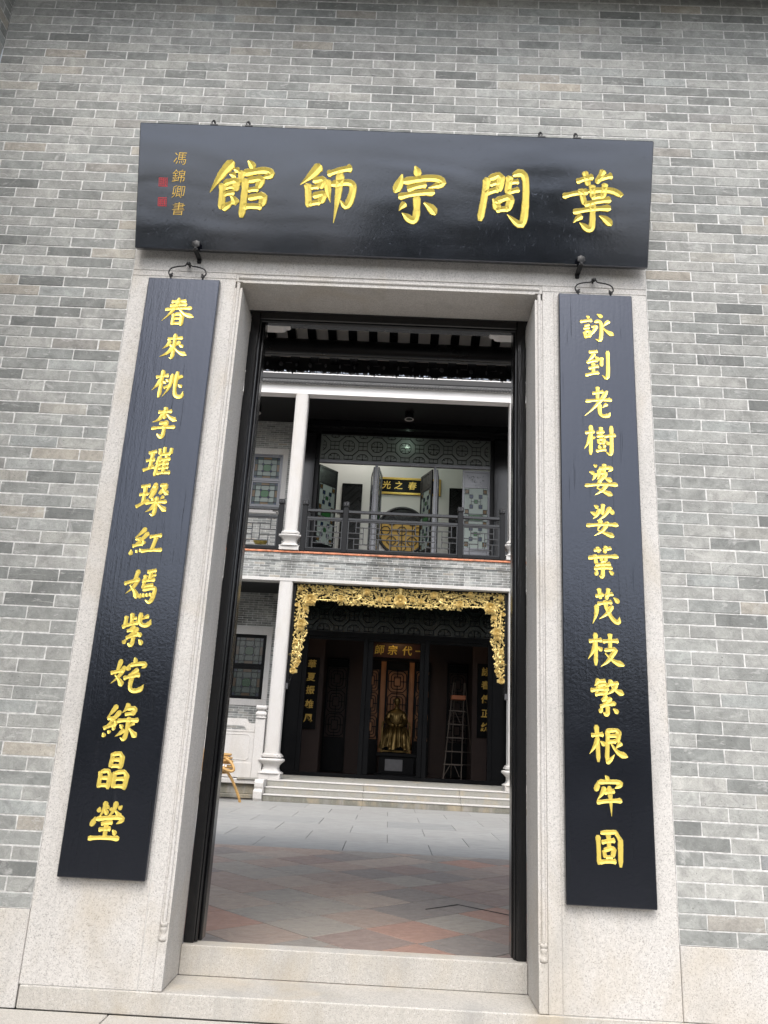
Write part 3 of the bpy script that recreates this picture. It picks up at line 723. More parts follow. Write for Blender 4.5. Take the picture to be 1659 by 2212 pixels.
# ================================================================== NAME PLAQUE (leans forward)
pq = thing('name_plaque', 'long black plaque with five large gold characters leaning out above the doorway', 'plaque', (-1.985, -.10, 4.832), (radians(16.8), 0, 0))
PW, PH = 3.665, .899
MB().cbox(0, 0, 0, PW, .055, PH, .006).build('board', 'board_smooth', pq, world=False)
for k, u, v, W, H in (('館L', .748, .452, .511, .479), ('師L', 1.368, .443, .465, .484), ('宗L', 2.02, .458, .444, .475), ('問L', 2.619, .445, .41, .459), ('葉L', 3.251, .463, .478, .501)):
    me = glyph_mesh(k, W, H, .056 if k != '葉L' else .048, .0062, 'gold_paint').mesh('character', 'gold_paint')
    obj('character', me, pq, (u, -.0006, v))
for ch, u, v in (('馮', .298, .643), ('錦', .293, .515), ('卿', .296, .403), ('書', .300, .281)):
    bold_text(ch, .092, pq, (u, -.0015, v), 'gold_dim', .0012, .12, -.0008)
for v in (.476, .335):
    sp = obj('seal', MB().box(-.032, -.0012, -.032, .032, -.0002, .032).mesh('seal', 'red_seal'), pq, (.186, 0, v))
    mm = MB(); rg = random.Random(int(v*1000))
    for i in range(4):
        xx = -.024+.016*i; mm.box(xx-.0016, -.0017, -.027, xx+.0016, -.0013, .027)
        for j in range(4):
            zz = -.022+.0145*j+rg.uniform(-.002, .002); mm.box(xx+.0016, -.0017, zz, xx+rg.choice((.006, .0118)), -.0013, zz+.003)
    mm.build('seal_lines', 'board_smooth', sp, world=False)
for i, (x, lab) in enumerate(((-1.535, 'left'), (1.20, 'right'))):
    b = thing('plaque_bracket', 'black iron bracket holding the lower edge of the plaque at the %s' % lab, 'bracket', (x, -.05, 4.80), group='iron brackets under the name plaque')
    MB().cbox(x-.016, -.14, 4.806, x+.016, 0, 4.824, .003).build('arm', 'iron', b)
    MB().cbox(x-.014, -.02, 4.785, x+.014, 0, 4.824, .003).build('wall_plate', 'iron', b)
    m = MB(); m.lathe([(.0, -.014), (.02, -.012), (.034, 0), (.030, .010), (.012, .020), (0, .022)], 0, 0, 6, smooth=False)
    m.v = [(a+x, -.142 + c*-.4, 4.852+bb) for a, bb, c in m.v]; m.build('knob', 'iron', b)
    MB().cbox(x-.010, -.146, 4.812, x+.010, -.132, 4.856, .004).build('lip', 'iron', b)
for x, lab in ((-1.46, 'first'), (-1.21, 'second'), (.88, 'third'), (1.13, 'fourth')):
    h = thing('hanging_hook', 'small iron hanging hook on top of the plaque, %s from the left' % lab, 'hook', (x, -.36, 5.70), group='iron hooks along the top of the plaque')
    m = MB(); m.tube([(x+.012*cos(a), -.345, 5.724+.02*sin(a)) for a in [i*pi/6 for i in range(12)]], .005, 6, closed=True); m.build('ring', 'iron', h)
    MB().cbox(x-.02, -.36, 5.690, x+.035, -.325, 5.702, .002).build('base_plate', 'iron', h)
    MB().tube([(x, -.345, 5.735), (x, -.1, 5.80), (x, 0.0, 5.82)], .004, 6).build('wire', 'iron', h)

# ================================================================== COUPLET BOARDS
LEFTC = [('春', -1.623, 4.354, .248, .251), ('來', -1.616, 4.076, .212, .246), ('桃', -1.622, 3.797, .248, .240), ('李', -1.613, 3.514, .196, .251), ('璀', -1.618, 3.233, .216, .241),
 ('璨', -1.620, 2.966, .233, .266), ('紅', -1.615, 2.683, .239, .223), ('嫣', -1.619, 2.395, .236, .247), ('紫', -1.610, 2.117, .213, .244), ('姹', -1.620, 1.839, .245, .236),
 ('綠', -1.622, 1.555, .243, .253), ('晶', -1.622, 1.277, .197, .234), ('瑩', -1.623, .998, .224, .243)]
RIGHTC = [('詠', 1.310, 4.364, .261, .247), ('到', 1.310, 4.081, .201, .250), ('老', 1.308, 3.802, .218, .252), ('樹', 1.308, 3.522, .239, .243), ('婆', 1.310, 3.247, .238, .247),
 ('娑', 1.307, 2.968, .235, .252), ('葉', 1.306, 2.689, .222, .247), ('茂', 1.318, 2.407, .202, .258), ('枝', 1.311, 2.132, .250, .234), ('繁', 1.312, 1.850, .232, .252),
 ('根', 1.309, 1.571, .255, .246), ('牢', 1.302, 1.283, .192, .254), ('固', 1.301, .996, .176, .233)]
def couplet(x0, x1, z0, z1, chars, label, ry, hz):
    xc = (x0+x1)/2
    t = thing('couplet_board', label, 'couplet board', (xc, 0, z0), (0, ry, 0))
    hw = (x1-x0)/2
    MB().cbox(-hw, -.05, 0, hw, -.006, z1-z0, .005).build('board', 'board', t, world=False)
    for ch, x, z, W, H in chars:
        me = glyph_mesh(ch, W, H, .0285, .0032, 'gold_paint').mesh('character', 'gold_paint')
        obj('character', me, t, (x-xc, -.0504, z-z0))
    return t
couplet(-1.869, -1.357, .685, 4.628, LEFTC, 'tall black board with gold characters hanging on the left door jamb', 0, 4.75)
couplet(1.047, 1.563, .685, 4.634, RIGHTC, 'tall black board with gold characters hanging on the right door jamb', .0025, 4.75)
for xc, lab in ((-1.598, 'left'), (1.31, 'right')):
    h = thing('board_hanger', 'curled black iron hanger above the %s couplet board' % lab, 'hanger', (xc, -.04, 4.75), group='iron hangers of the couplet boards')
    m = MB(); P = []
    for (a, b) in ((-.105, -.085), (-.125, -.092), (-.137, -.07), (-.125, -.035), (-.08, -.018), (-.03, -.012), (-.018, -.006), (-.012, .014), (0, .02), (.012, .014), (.018, -.006), (.03, -.012), (.08, -.018), (.125, -.035), (.137, -.07), (.125, -.092), (.105, -.085)):
        P.append((a, b))
    P = chaikin(P, 2); m.tube([(xc+a, -.045, 4.745+b) for a, b in P], .0052, 8); m.build('curled_rod', 'iron', h)
    MB().tube([(xc, -.045, 4.752), (xc, 0, 4.757)], .008, 8).build('nail', 'iron', h)
    MB().lathe([(.002, 4.738), (.013, 4.744), (.013, 4.762), (.002, 4.768)], xc, -.047, 8).build('nut', 'iron', h)
    for s in (-1, 1):
        m = MB(); m.tube([(xc+s*.115, -.045, 4.622), (xc+s*.115, -.045, 4.660), (xc+s*.105, -.045, 4.672)], .006, 8)
        m.tube([(xc+s*.115+.011*cos(a*pi/5), -.045, 4.652+.013*sin(a*pi/5)) for a in range(10)], .0038, 6, closed=True)
        m.build('eye_hook', 'iron', h)

# ================================================================== FAR HALL: terrace and steps
YD = 20.3                       # line of the doors
CXM = .14                       # middle of the bay
ter = thing('stone_terrace', 'pale stone terrace floor in front of the dark doors', 'terrace', (.1, 18.5, .4))
MB().box(-8, 17.0, -.02, 8, 25.4, .470).build('terrace_core', 'granite_far', ter)
tm = MB().cbox(-.445, -.445, -.028, .445, .445, 0, .003).mesh('floor_slab', 'granite_worn')
for j in range(4):
    for i in range(-4, 5):
        obj('floor_slab', tm, ter, (.9*i + (.3 if j % 2 else 0), 16.8+.45+.9*j-18.5, .5-.4))
sp = thing('stone_steps', 'three wide mossy granite steps leading up to the terrace', 'steps', (.1, 16.5, 0))
for k, (y, z0, z1, mt) in enumerate(((16.2, 0, .172, 'granite_old'), (16.5, .173, .338, 'granite_worn'), (16.8, .339, .502, 'granite_worn'))):
    for a, b in ((-3.14, -.6), (-.6, 1.9), (1.9, 4.2)):
        pbox('step_stone', mt, sp, (a+.003, y+.012, z0, b-.003, y+.34, z1-.034), .004)
        pbox('step_tread', 'granite_far', sp, (a+.002, y-.004, z1-.033, b-.002, y+.34, z1), .008)
vol = thing('scroll_stone', 'carved scroll shaped stone closing the left end of the steps', 'scroll stone', (-3.25, 16.4, 0))
def spiral(cy, cz, r, n=16): return [(cy + r*cos(a), cz + r*sin(a)) for a in [2*pi*i/n for i in range(n)]]
pol = [(16.15, 0), (16.12, .06), (16.12, .22), (16.17, .27), (16.22, .25), (16.24, .29), (16.22, .34), (16.22, .42), (16.27, .49), (16.36, .515), (16.46, .50), (16.56, .505), (16.98, .505), (16.98, 0)]
MB().extrude_yz(pol, -3.37, -3.15).build('scroll_body', 'granite_far', vol)
for (cy, cz, r) in ((16.205, .185, .065), (16.32, .42, .075)):
    m = MB(); m.tube([(-3.372, cy+r*cos(a), cz+r*sin(a)) for a in [2*pi*i/14 for i in range(14)]], .009, 6, closed=True); m.build('scroll_rim', 'granite_far', vol)
tp = thing('stone_plinth', 'moulded stone plinth of the terrace left of the steps', 'plinth', (-5.5, 17, 0))
for nm, b in (('base_course', (-8, 16.78, 0, -3.372, 17.2, .10)), ('recess_course', (-8, 16.93, .101, -3.372, 17.2, .355)), ('cap_course', (-8, 16.84, .356, -3.372, 17.2, .480))):
    pbox(nm, 'granite_old' if nm != 'cap_course' else 'granite_far', tp, b, .012)

# ---- granite columns
def column(xc, z0, z1, storey, label):
    c = thing('granite_column', label, 'column', (xc, 17.2, z0))
    w = .1875; y0 = 17.0; ycc = y0 + w
    s = 1.0
    zb = z0 + (.645 if storey == 1 else .58)
    m = MB(); e = .028
    def oct_(h, ch): return [(xc-h+ch, ycc-h), (xc+h-ch, ycc-h), (xc+h, ycc-h+ch), (xc+h, ycc+h-ch), (xc+h-ch, ycc+h), (xc-h+ch, ycc+h), (xc-h, ycc+h-ch), (xc-h, ycc-h+ch)]
    m.ngon_prism(oct_(w, e), zb+.02, z1)
    m.build('shaft', 'granite_far', c)
    m = MB()
    for sx in (-1, 1):
        for q in (.045, .062): m.box(xc+sx*(w-q)-.004, y0-.004, zb+.06, xc+sx*(w-q)+.004, y0+.002, z1-.02)
        m.box(xc+sx*w-.002*sx, y0+.04, zb+.06, xc+sx*(w+.004), y0+.048, z1-.02)
    m.build('edge_fillet', 'granite_far', c)
    H = zb - z0
    pbox('plinth_block', 'granite_far', c, (xc-.285, ycc-.285, z0, xc+.285, ycc+.285, z0+H*.22), .01)
    m = MB()
    m.lathe([(.275*1.2, z0+H*.22), (.265*1.2, z0+H*.25), (.20*1.2, z0+H*.32), (.178*1.2, z0+H*.42), (.185*1.2, z0+H*.54), (.235*1.2, z0+H*.64), (.275*1.2, z0+H*.70), (.285*1.2, z0+H*.745), (.275*1.2, z0+H*.79), (.225*1.2, z0+H*.815)], xc, ycc, 24, square=.72)
    m.build('bell', 'granite_far', c)
    m = MB(); m.ngon_prism(oct_(.225, .06), z0+H*.80, z0+H*.86); m.ngon_prism(oct_(.275, .075), z0+H*.86, z0+H*.93, .0); m.ngon_prism(oct_(.25, .07), z0+H*.93, z0+H*1.0, .02); m.ngon_prism(oct_(.205, .05), z0+H, z0+H+.03)
    m.build('collar', 'granite_far', c)
    return c
column(-3.12, .5, 5.87, 1, 'granite column at the left of the dark ground floor doors')
column(3.39, .5, 5.87, 1, 'granite column at the right of the dark ground floor doors')
column(-3.12, 6.73, 11.66, 2, 'white granite column on the balcony, left of the open doors')
column(3.39, 6.73, 11.66, 2, 'white granite column on the balcony, right of the open doors')

# ---- balcony band
bb = thing('balcony_band', 'grey brick band of the balcony with stained patches and an orange tile edge', 'balcony', (0, 17.1, 5.85))
pbox('stone_strip', 'granite_far', bb, (-8, 16.985, 5.835, 7.5, 17.35, 5.925), .008)
bf = obj('brick_panel', None, bb, (0, -.1+.0, 0))
brick_field(bf, -8, 7.5, 5.927-5.85, 6.43-5.85, 0.0, .3085, .0715, phase=.084, keep=200, mat='brick_old', mortar='mortar_far', joint=.008, proud=.004, prefer=lambda b: abs(b[0]+.4))
bf2 = obj('brick_panel', None, bb, (0, -.13, 0))
brick_field(bf2, -8, 7.5, 6.437-5.85, 6.652-5.85, 0.0, .3085, .0715, phase=.03, keep=90, mat='brick_old', mortar='mortar_far', joint=.008, proud=.004, prefer=lambda b: abs(b[0]+.4))
MB().box(-8, 17.08, 5.93, 7.5, 17.35, 6.64).build('core', 'brick_old', bb)
for i in range(30):
    a = -7.9+.52*i; pbox('edge_tile', 'terracotta', bb, (a+.002, 16.93+random.uniform(-.004, .004), 6.654, a+.518, 17.3, 6.705+random.uniform(-.003, .003)), .008)
MB().box(-8, 17.3, 6.0, 7.5, YD-.1, 6.10).build('gallery_ceiling', 'roof_dark', bb)
MB().box(-8, 17.0, 6.62, 7.5, 25.2, 6.728).build('balcony_floor', m_plain('balcony_floor', (.16, .12, .10), .6), bb)

# ---- top beam, eave of the far hall, sloping roof
tb = thing('white_beam', 'long white plastered beam resting on the balcony columns', 'beam', (0, 17.1, 11.65))
pbox('beam_body', 'white', tb, (-8, 17.0, 11.65, 7.5, 17.31, 12.35), .006)
er = thing('hall_roof', 'roof edge of the far hall with a carved black and grey eave board', 'roof', (0, 16.8, 11.9))
MB().extrude_yz([(16.90, 12.12), (21, 14.2), (21, 14.35), (16.90, 12.27)], -8, 7.5).build('roof_slab', 'roof_dark', er)
MB().box(-8, 16.86, 11.955, 7.5, 16.905, 12.105).build('eave_board', 'roof_dark', er)
m = MB()
for i in range(150):
    cx = -6.6 + .085*i
    m.tube([(cx+.028*cos(a), 16.856, 12.005+.024*sin(a)) for a in [pi*j/4 for j in range(8)]], .0055, 4, closed=True)
    m.tube([(cx+.0425+.02*cos(a), 16.856, 12.0+.016*sin(a)+.02) for a in [pi*j/4 for j in range(5)]], .005, 4)
m.build('carved_ornament', m_plain('pale_carving', (.34, .34, .34), .6), er)
MB().box(-8, 16.85, 12.06, 7.5, 16.86, 12.07).box(-8, 16.848, 12.083, 7.5, 16.86, 12.097).build('eave_line', 'roof_dark', er)
m = MB()
for i in range(140):
    cx = -6.6+.09*i; m.extrude_xz([(cx, 11.96), (cx+.045, 11.925), (cx+.09, 11.96)], 16.865, 16.895)
m.build('scalloped_edge', 'roof_dark', er)
MB().box(-8, 17.31, 11.95, 7.5, YD, 12.02).build('gallery_ceiling', 'roof_dark', er)
MB().box(-3.3, 19.6, 11.72, 3.6, 19.8, 11.95).build('cross_beam', 'wood_black', er)
MB().box(-8, YD-.05, 11.70, 7.5, YD+.1, 14.0).build('upper_wall', 'roof_dark', er)

# ---- side bays (brick walls with stained windows)
def sash(parent, x0, z0, x1, z1, y, dark=False):
    fr = 'wood_dark' if dark else 'wood_sky_sheen'
    s = obj('sash', MB().mesh('sash', fr), parent); bpy.data.objects.remove(s)
    m = MB(); t = .055
    for b in ((x0, y-.03, z0, x0+t, y+.02, z1), (x1-t, y-.03, z0, x1, y+.02, z1), (x0+t, y-.03, z0, x1-t, y+.02, z0+t), (x0+t, y-.03, z1-t, x1-t, y+.02, z1)): m.cbox(*b, .005)
    s = m.build('sash', fr, parent)
    off = Vector(parent.location)
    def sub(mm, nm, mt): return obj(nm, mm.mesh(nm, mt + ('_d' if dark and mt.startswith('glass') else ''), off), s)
    X0, X1, Z0, Z1 = x0+t, x1-t, z0+t, z1-t; W, H = X1-X0, Z1-Z0
    fx = lambda u: X0+u*W; fz = lambda u: Z0+u*H
    sub(MB().box(X0, y, Z0, X1, y+.006, Z1), 'pane', 'glass_clear')
    a = .115; b1, b2 = .335, .665
    cols = {'g': 'glass_teal', 'b': 'glass_blue', 'a': 'glass_amber'}
    def pane(u0, v0, u1, v1, c): sub(MB().box(fx(u0), y-.007, fz(v0), fx(u1), y-.002, fz(v1)), 'pane', cols[c])
    for (v0, v1) in ((0, a), (1-a, 1)):
        for (u0, u1, c) in ((0, a, 'b'), (a, b1, 'g'), (b1, b2, 'a'), (b2, 1-a, 'g'), (1-a, 1, 'b')): pane(u0, v0, u1, v1, c)
    for (u0, u1) in ((0, a), (1-a, 1)):
        for (v0, v1, c) in ((a, b1, 'g'), (b1, b2, 'a'), (b2, 1-a, 'g')): pane(u0, v0, u1, v1, c)
    c = .075
    oc = [(b1+c, b1), (b2-c, b1), (b2, b1+c), (b2, b2-c), (b2-c, b2), (b1+c, b2), (b1, b2-c), (b1, b1+c)]
    sub(MB().extrude_xz([(fx(u), fz(v)) for u, v in oc], y-.008, y-.002), 'pane', 'glass_green')
    d = .062
    for (u, v) in ((b1, b1), (b2, b1), (b2, b2), (b1, b2)):
        sub(MB().extrude_xz([(fx(u-d), fz(v)), (fx(u), fz(v-d)), (fx(u+d), fz(v)), (fx(u), fz(v+d))], y-.0095, y-.003), 'pane', 'glass_blue')
    m = MB(); wb = .012
    for u in (a, 1-a): bar(m, fx(u), Z0, fx(u), Z1, y-.012, wb, .012); bar(m, X0, fz(u), X1, fz(u), y-.0125, wb, .012)
    for u in (b1, b2):
        for (p, q) in ((0, a), (1-a, 1), (a, b1-d), (b2+d, 1-a)):
            bar(m, fx(u), fz(p), fx(u), fz(q), y-.013, wb, .012); bar(m, fx(p), fz(u), fx(q), fz(u), y-.0135, wb, .012)
    for i in range(8):
        p, q = oc[i], oc[(i+1) % 8]; bar(m, fx(p[0]), fz(p[1]), fx(q[0]), fz(q[1]), y-.014, wb, .012)
    for (u, v) in ((b1, b1), (b2, b1), (b2, b2), (b1, b2)):
        dd = [(u-d, v), (u, v-d), (u+d, v), (u, v+d)]
        for i in range(4): bar(m, fx(dd[i][0]), fz(dd[i][1]), fx(dd[(i+1) % 4][0]), fz(dd[(i+1) % 4][1]), y-.0145, wb*.8, .012)
    sub(m, 'glazing_bars', 'wood_black')
YW = 20.0
def side_bay(sgn, keepn):
    X = lambda x: x if sgn < 0 else 2*CXM - x
    def rng(a, b): a, b = X(a), X(b); return (a, b) if a < b else (b, a)
    side = 'left' if sgn < 0 else 'right'
    xa, xb = rng(-8.0, -3.3)
    for st_, z0, z1, wz, zt, zs in ((1, .5, 6.0, (2.67, 4.66), 4.91, 2.47), (2, 6.73, 11.95, (8.89, 10.75), 10.965, 8.66)):
        nm = 'ground floor' if st_ == 1 else 'balcony'
        t = thing('brick_wall', 'dark grey brick wall of the %s left side bay' % nm if sgn < 0 else 'grey brick wall of the %s right side bay' % nm, 'wall', ((xa+xb)/2, YW, z0))
        ox = t.location.x
        wx0, wx1 = rng(-5.16, -3.835)
        holes = ((wx0-ox, wx1-ox, zs-z0, zt-z0),)
        vx0, vx1 = xa, xb
        brick_field(t, vx0-ox, vx1-ox, 0, z1-z0, 0.0, .3085, .0715, phase=.05, holes=holes, keep=keepn, mat='brick_old' if st_ == 1 else 'brick', mortar='mortar_far', joint=.009, proud=.004, prefer=lambda b: abs(b[0]+ox+4.1) + (10 if b[0]+ox < -5.2 else 0))
        wn = thing('stained_window', 'stained glass sash window of the %s, in a pale stone surround, %s' % (nm, 'behind the left balcony rail' if (st_ == 2 and sgn < 0) else 'left of the tall column' if sgn < 0 else 'in the right side bay'), 'window', ((wx0+wx1)/2, YW, wz[0]))
        ix0, ix1 = rng(-5.0, -4.05)
        s1 = MB(); 
        for nm2, b in (('head', (wx0, YW-.02, wz[1], wx1, YW+.10, zt)), ('sill', (wx0, YW-.03, zs, wx1, YW+.10, wz[0])),):
            pbox(nm2, 'granite_far', wn, b, .006)
        for a, b in ((wx0, ix0-.05), (ix1+.05, wx1)): pbox('surround_side', 'granite_far', wn, (a, YW-.018, wz[0]+.002, b, YW+.10, wz[1]-.002), .006)
        fm = 'wood_dark' if st_ == 1 else 'wood_sky_sheen'
        m = MB(); zm = (wz[0]+wz[1])/2
        for b in ((ix0-.05, YW, wz[0], ix0, YW+.08, wz[1]), (ix1, YW, wz[0], ix1+.05, YW+.08, wz[1]), (ix0, YW, wz[1]-.05, ix1, YW+.08, wz[1]), (ix0, YW, wz[0], ix1, YW+.08, wz[0]+.04), (ix0, YW, zm-.03, ix1, YW+.08, zm+.03)): m.cbox(*b, .004)
        m.build('frame', fm, wn)
        sash(wn, ix0, zm+.03, ix1, wz[1]-.05, YW+.05, st_ == 1); sash(wn, ix0, wz[0]+.04, ix1, zm-.03, YW+.05, st_ == 1)
        MB().box(ix0-.05, YW+.3, wz[0], ix1+.05, YW+.32, wz[1]).build('room_tone_panel', 'green_glow' if st_ == 2 else 'roof_dark', wn)  # flat panel, glowing upstairs and dark below, carrying the room's light level
side_bay(-1, 150); side_bay(1, 0)

# ---- low stone balustrade
bl = thing('stone_balustrade', 'carved pale stone balustrade at the left edge of the terrace', 'balustrade', (-4.5, 17.05, .5))
m = MB(); m.cbox(-3.62, 16.98, .5, -3.355, 17.22, 2.04, .012); m.build('post', 'granite_far', bl)
m = MB(); m.lathe([(.15, 2.04), (.15, 2.075), (.125, 2.085), (.13, 2.09), (.155, 2.13), (.158, 2.17), (.13, 2.21), (.10, 2.24), (.10, 2.26), (.15, 2.275), (.16, 2.285), (.16, 2.36), (.14, 2.375)], -3.4875, 17.10, 20, square=.6); m.build('post_cap', 'granite_far', bl)
MB().cbox(-8, 17.02, .5, -3.622, 17.16, 1.665, .006).build('panel', 'granite_far', bl)
m = MB()
for x0 in (-5.2, -6.9):
    P = [(x0+.06, .95), (x0+.0, 1.01), (x0, 1.54), (x0+.06, 1.60), (x0+1.42, 1.60), (x0+1.48, 1.54), (x0+1.48, 1.01), (x0+1.42, .95)]
    m.tube([(a, 17.02, b) for a, b in P], .012, 6, closed=True, smooth=False)
m.build('panel_border', 'granite_far', bl)
MB().cbox(-8, 17.0, .5, -3.622, 17.18, .88, .01).build('base_rail', 'granite_far', bl)
MB().cbox(-8, 17.01, 1.667, -3.622, 17.17, 1.72, .006).build('panel_cap', 'granite_far', bl)
def railpoly():
    top = [(-8, 2.01), (-3.88, 2.01), (-3.845, 1.995), (-3.83, 1.95), (-3.80, 1.91), (-3.75, 1.895), (-3.622, 1.895)]
    bot = [(-3.622, 1.722), (-3.84, 1.722), (-3.87, 1.76), (-3.90, 1.80), (-3.95, 1.825), (-8, 1.825)]
    return top + bot
MB().extrude_xz(railpoly(), 17.01, 17.17).build('hand_rail', 'granite_far', bl)

# ---- timber balcony railing
def fret(m, x0, x1, z0, z1, n, y):
    for k in range(n):
        a = x0 + (x1-x0)*k/n; W = (x1-x0)/n; H = z1-z0
        X = lambda u: a+u*W; Z = lambda v: z1 - v*H
        for (u0, u1, v) in ((.2, .86, .2), (0, .41, .41), (.6, 1, .41), (0, .41, .61), (.59, 1, .61), (.15, .82, .82)): bar(m, X(u0), Z(v), X(u1), Z(v), y, .024, .03)
        for (u, v0, v1) in ((.2, 0, .4), (.86, 0, .4), (.41, .22, .82), (.6, .22, .82), (.16, .62, 1), (.82, .62, 1)): bar(m, X(u), Z(v0), X(u), Z(v1), y-.001, .024, .03)
capm = None
def railing(posts, label, x_end=None):
    global capm
    t = thing('balcony_railing', label, 'railing', ((posts[0]+posts[-1])/2, 17.02, 6.73)); y = 17.03
    for xp in posts:
        pbox('rail_post', 'wood_black', t, (xp-.075, y-.06, 6.73, xp+.075, y+.06, 8.085), .008)
        m = MB(); m.cbox(xp-.055, y-.045, 8.085, xp+.055, y+.045, 8.12, .004); m.cbox(xp-.088, y-.075, 8.118, xp+.088, y+.075, 8.262, .018)
        pc = m.build('post_cap', 'wood_black', t)
        m = MB()
        for s in (-1, 1): m.tube([(xp+s*(.02+.028*(1+cos(a))/2), y-.077, 8.19+.03*sin(a)) for a in [i*pi/4 for i in range(8)]], .006, 5, closed=True)
        m.tube([(xp-.07, y-.077, 8.135), (xp+.07, y-.077, 8.135), (xp+.07, y-.077, 8.245), (xp-.07, y-.077, 8.245)], .005, 4, closed=True)
        off = Vector(t.location); obj('cap_carving', m.mesh('cap_carving', 'rosette', off), pc)
    segs = list(zip(posts, posts[1:]))
    if x_end is not None: segs.insert(0, (x_end, posts[0]))
    for a, b in segs:
        a += .075; b -= .075
        pbox('top_rail', 'wood_grey', t, (a, y-.045, 7.925, b, y+.045, 8.01), .01)
        pbox('mid_rail', 'wood_grey', t, (a, y-.04, 7.70, b, y+.04, 7.775), .008)
        pbox('bottom_rail', 'wood_black', t, (a, y-.045, 6.745, b, y+.045, 6.83), .008)
        m = MB(); e = .035
        m.cbox(a, y-.025, 6.83, a+e, y+.02, 7.70, .004); m.cbox(b-e, y-.025, 6.83, b, y+.02, 7.70, .004); m.cbox(a+e, y-.025, 7.665, b-e, y+.02, 7.70, .004); m.cbox(a+e, y-.025, 6.83, b-e, y+.02, 6.86, .004)
        m.build('panel_frame', 'wood_grey', t)
        m = MB(); n = max(1, round((b-a)/1.02)); fret(m, a+e, b-e, 6.86, 7.665, n, y-.005); m.build('fretwork', 'wood_grey', t)
        for s, xx in ((1, a), (-1, b)):
            m = MB()
            for (u, v, r) in ((.05, .115, .03), (.11, .12, .022), (.05, .055, .022), (.16, .125, .016)):
                m.tube([(xx+s*(u+r*cos(q)), y, 7.775+v+r*sin(q)) for q in [i*pi/4 for i in range(8)]], .009, 5, closed=True)
            m.build('corner_carving', 'wood_black', t)
railing([-2.745, -1.55, 1.785, 3.0], 'black timber balcony railing with fret pattern in the wide middle bay')
railing([-3.44], 'black timber balcony railing left of the white column, with fret pattern', x_end=-6.0)

# ---- transom lattice
def lattice(parent, x0, x1, z0, z1, y, mat, bw=.018, cell=.475, cz=None):
    m = MB(); cz = cz if cz is not None else (z0+z1)/2
    def inside(x, z): return x0 <= x <= x1 and z0 <= z <= z1
    def seg(a, b):
        n = 6; run = None
        for i in range(n):
            p = (a[0]+(b[0]-a[0])*i/n, a[1]+(b[1]-a[1])*i/n); q = (a[0]+(b[0]-a[0])*(i+1)/n, a[1]+(b[1]-a[1])*(i+1)/n)
            ok = inside(*p) and inside(*q)
            if ok and run is None: run = p
            if (not ok) and run is not None: bar(m, *run, *p, y, bw, .022); run = None
            if ok and i == n-1: bar(m, *run, *q, y, bw, .022)
    n = int((x1-x0)/cell)+3
    for i in range(-n, n+1):
        for j in range(-3, 4):
            if (i+j) % 2: continue
            cx = (x0+x1)/2 + i*cell; cc = cz + j*cell
            R = cell*.70; t = R*.41
            oc = [(cx-t, cc-R), (cx+t, cc-R), (cx+R, cc-t), (cx+R, cc+t), (cx+t, cc+R), (cx-t, cc+R), (cx-R, cc+t), (cx-R, cc-t)]
            if not (x0-R < cx < x1+R and z0-R < cc < z1+R): continue
            for k in range(8): seg(oc[k], oc[(k+1) % 8])
            r = cell*.42
            for k in range(16):
                a0, a1 = 2*pi*k/16, 2*pi*(k+1)/16
                rr0 = r*(1-.07*(k % 4 == 0)); rr1 = r*(1-.07*((k+1) % 4 == 0))
                p, q = (cx+rr0*cos(a0), cc+rr0*sin(a0)), (cx+rr1*cos(a1), cc+rr1*sin(a1))
                if inside(*p) and inside(*q): bar(m, *p, *q, y-.001, bw*1.1, .026)
            seg((cx-r, cc), (cx+r, cc)); seg((cx, cc-r), (cx, cc+r))
            seg((cx-cell, cc), (cx-R, cc)); seg((cx+R, cc), (cx+cell, cc)); seg((cx, cc+R), (cx, cc+cell)); seg((cx, cc-cell), (cx, cc-R))
            for k in range(4):
                a = pi/4+pi/2*k
                p = (cx+r*.97*cos(a), cc+r*.97*sin(a)); q = (cx+r*.62*cos(a), cc+r*.62*sin(a)); seg(p, q)
            m.extrude_xz([(cx-.035, cc), (cx, cc-.035), (cx+.035, cc), (cx, cc+.035)], y-.015, y+.01) if inside(cx, cc) else None
    return m.build('lattice', mat, parent)

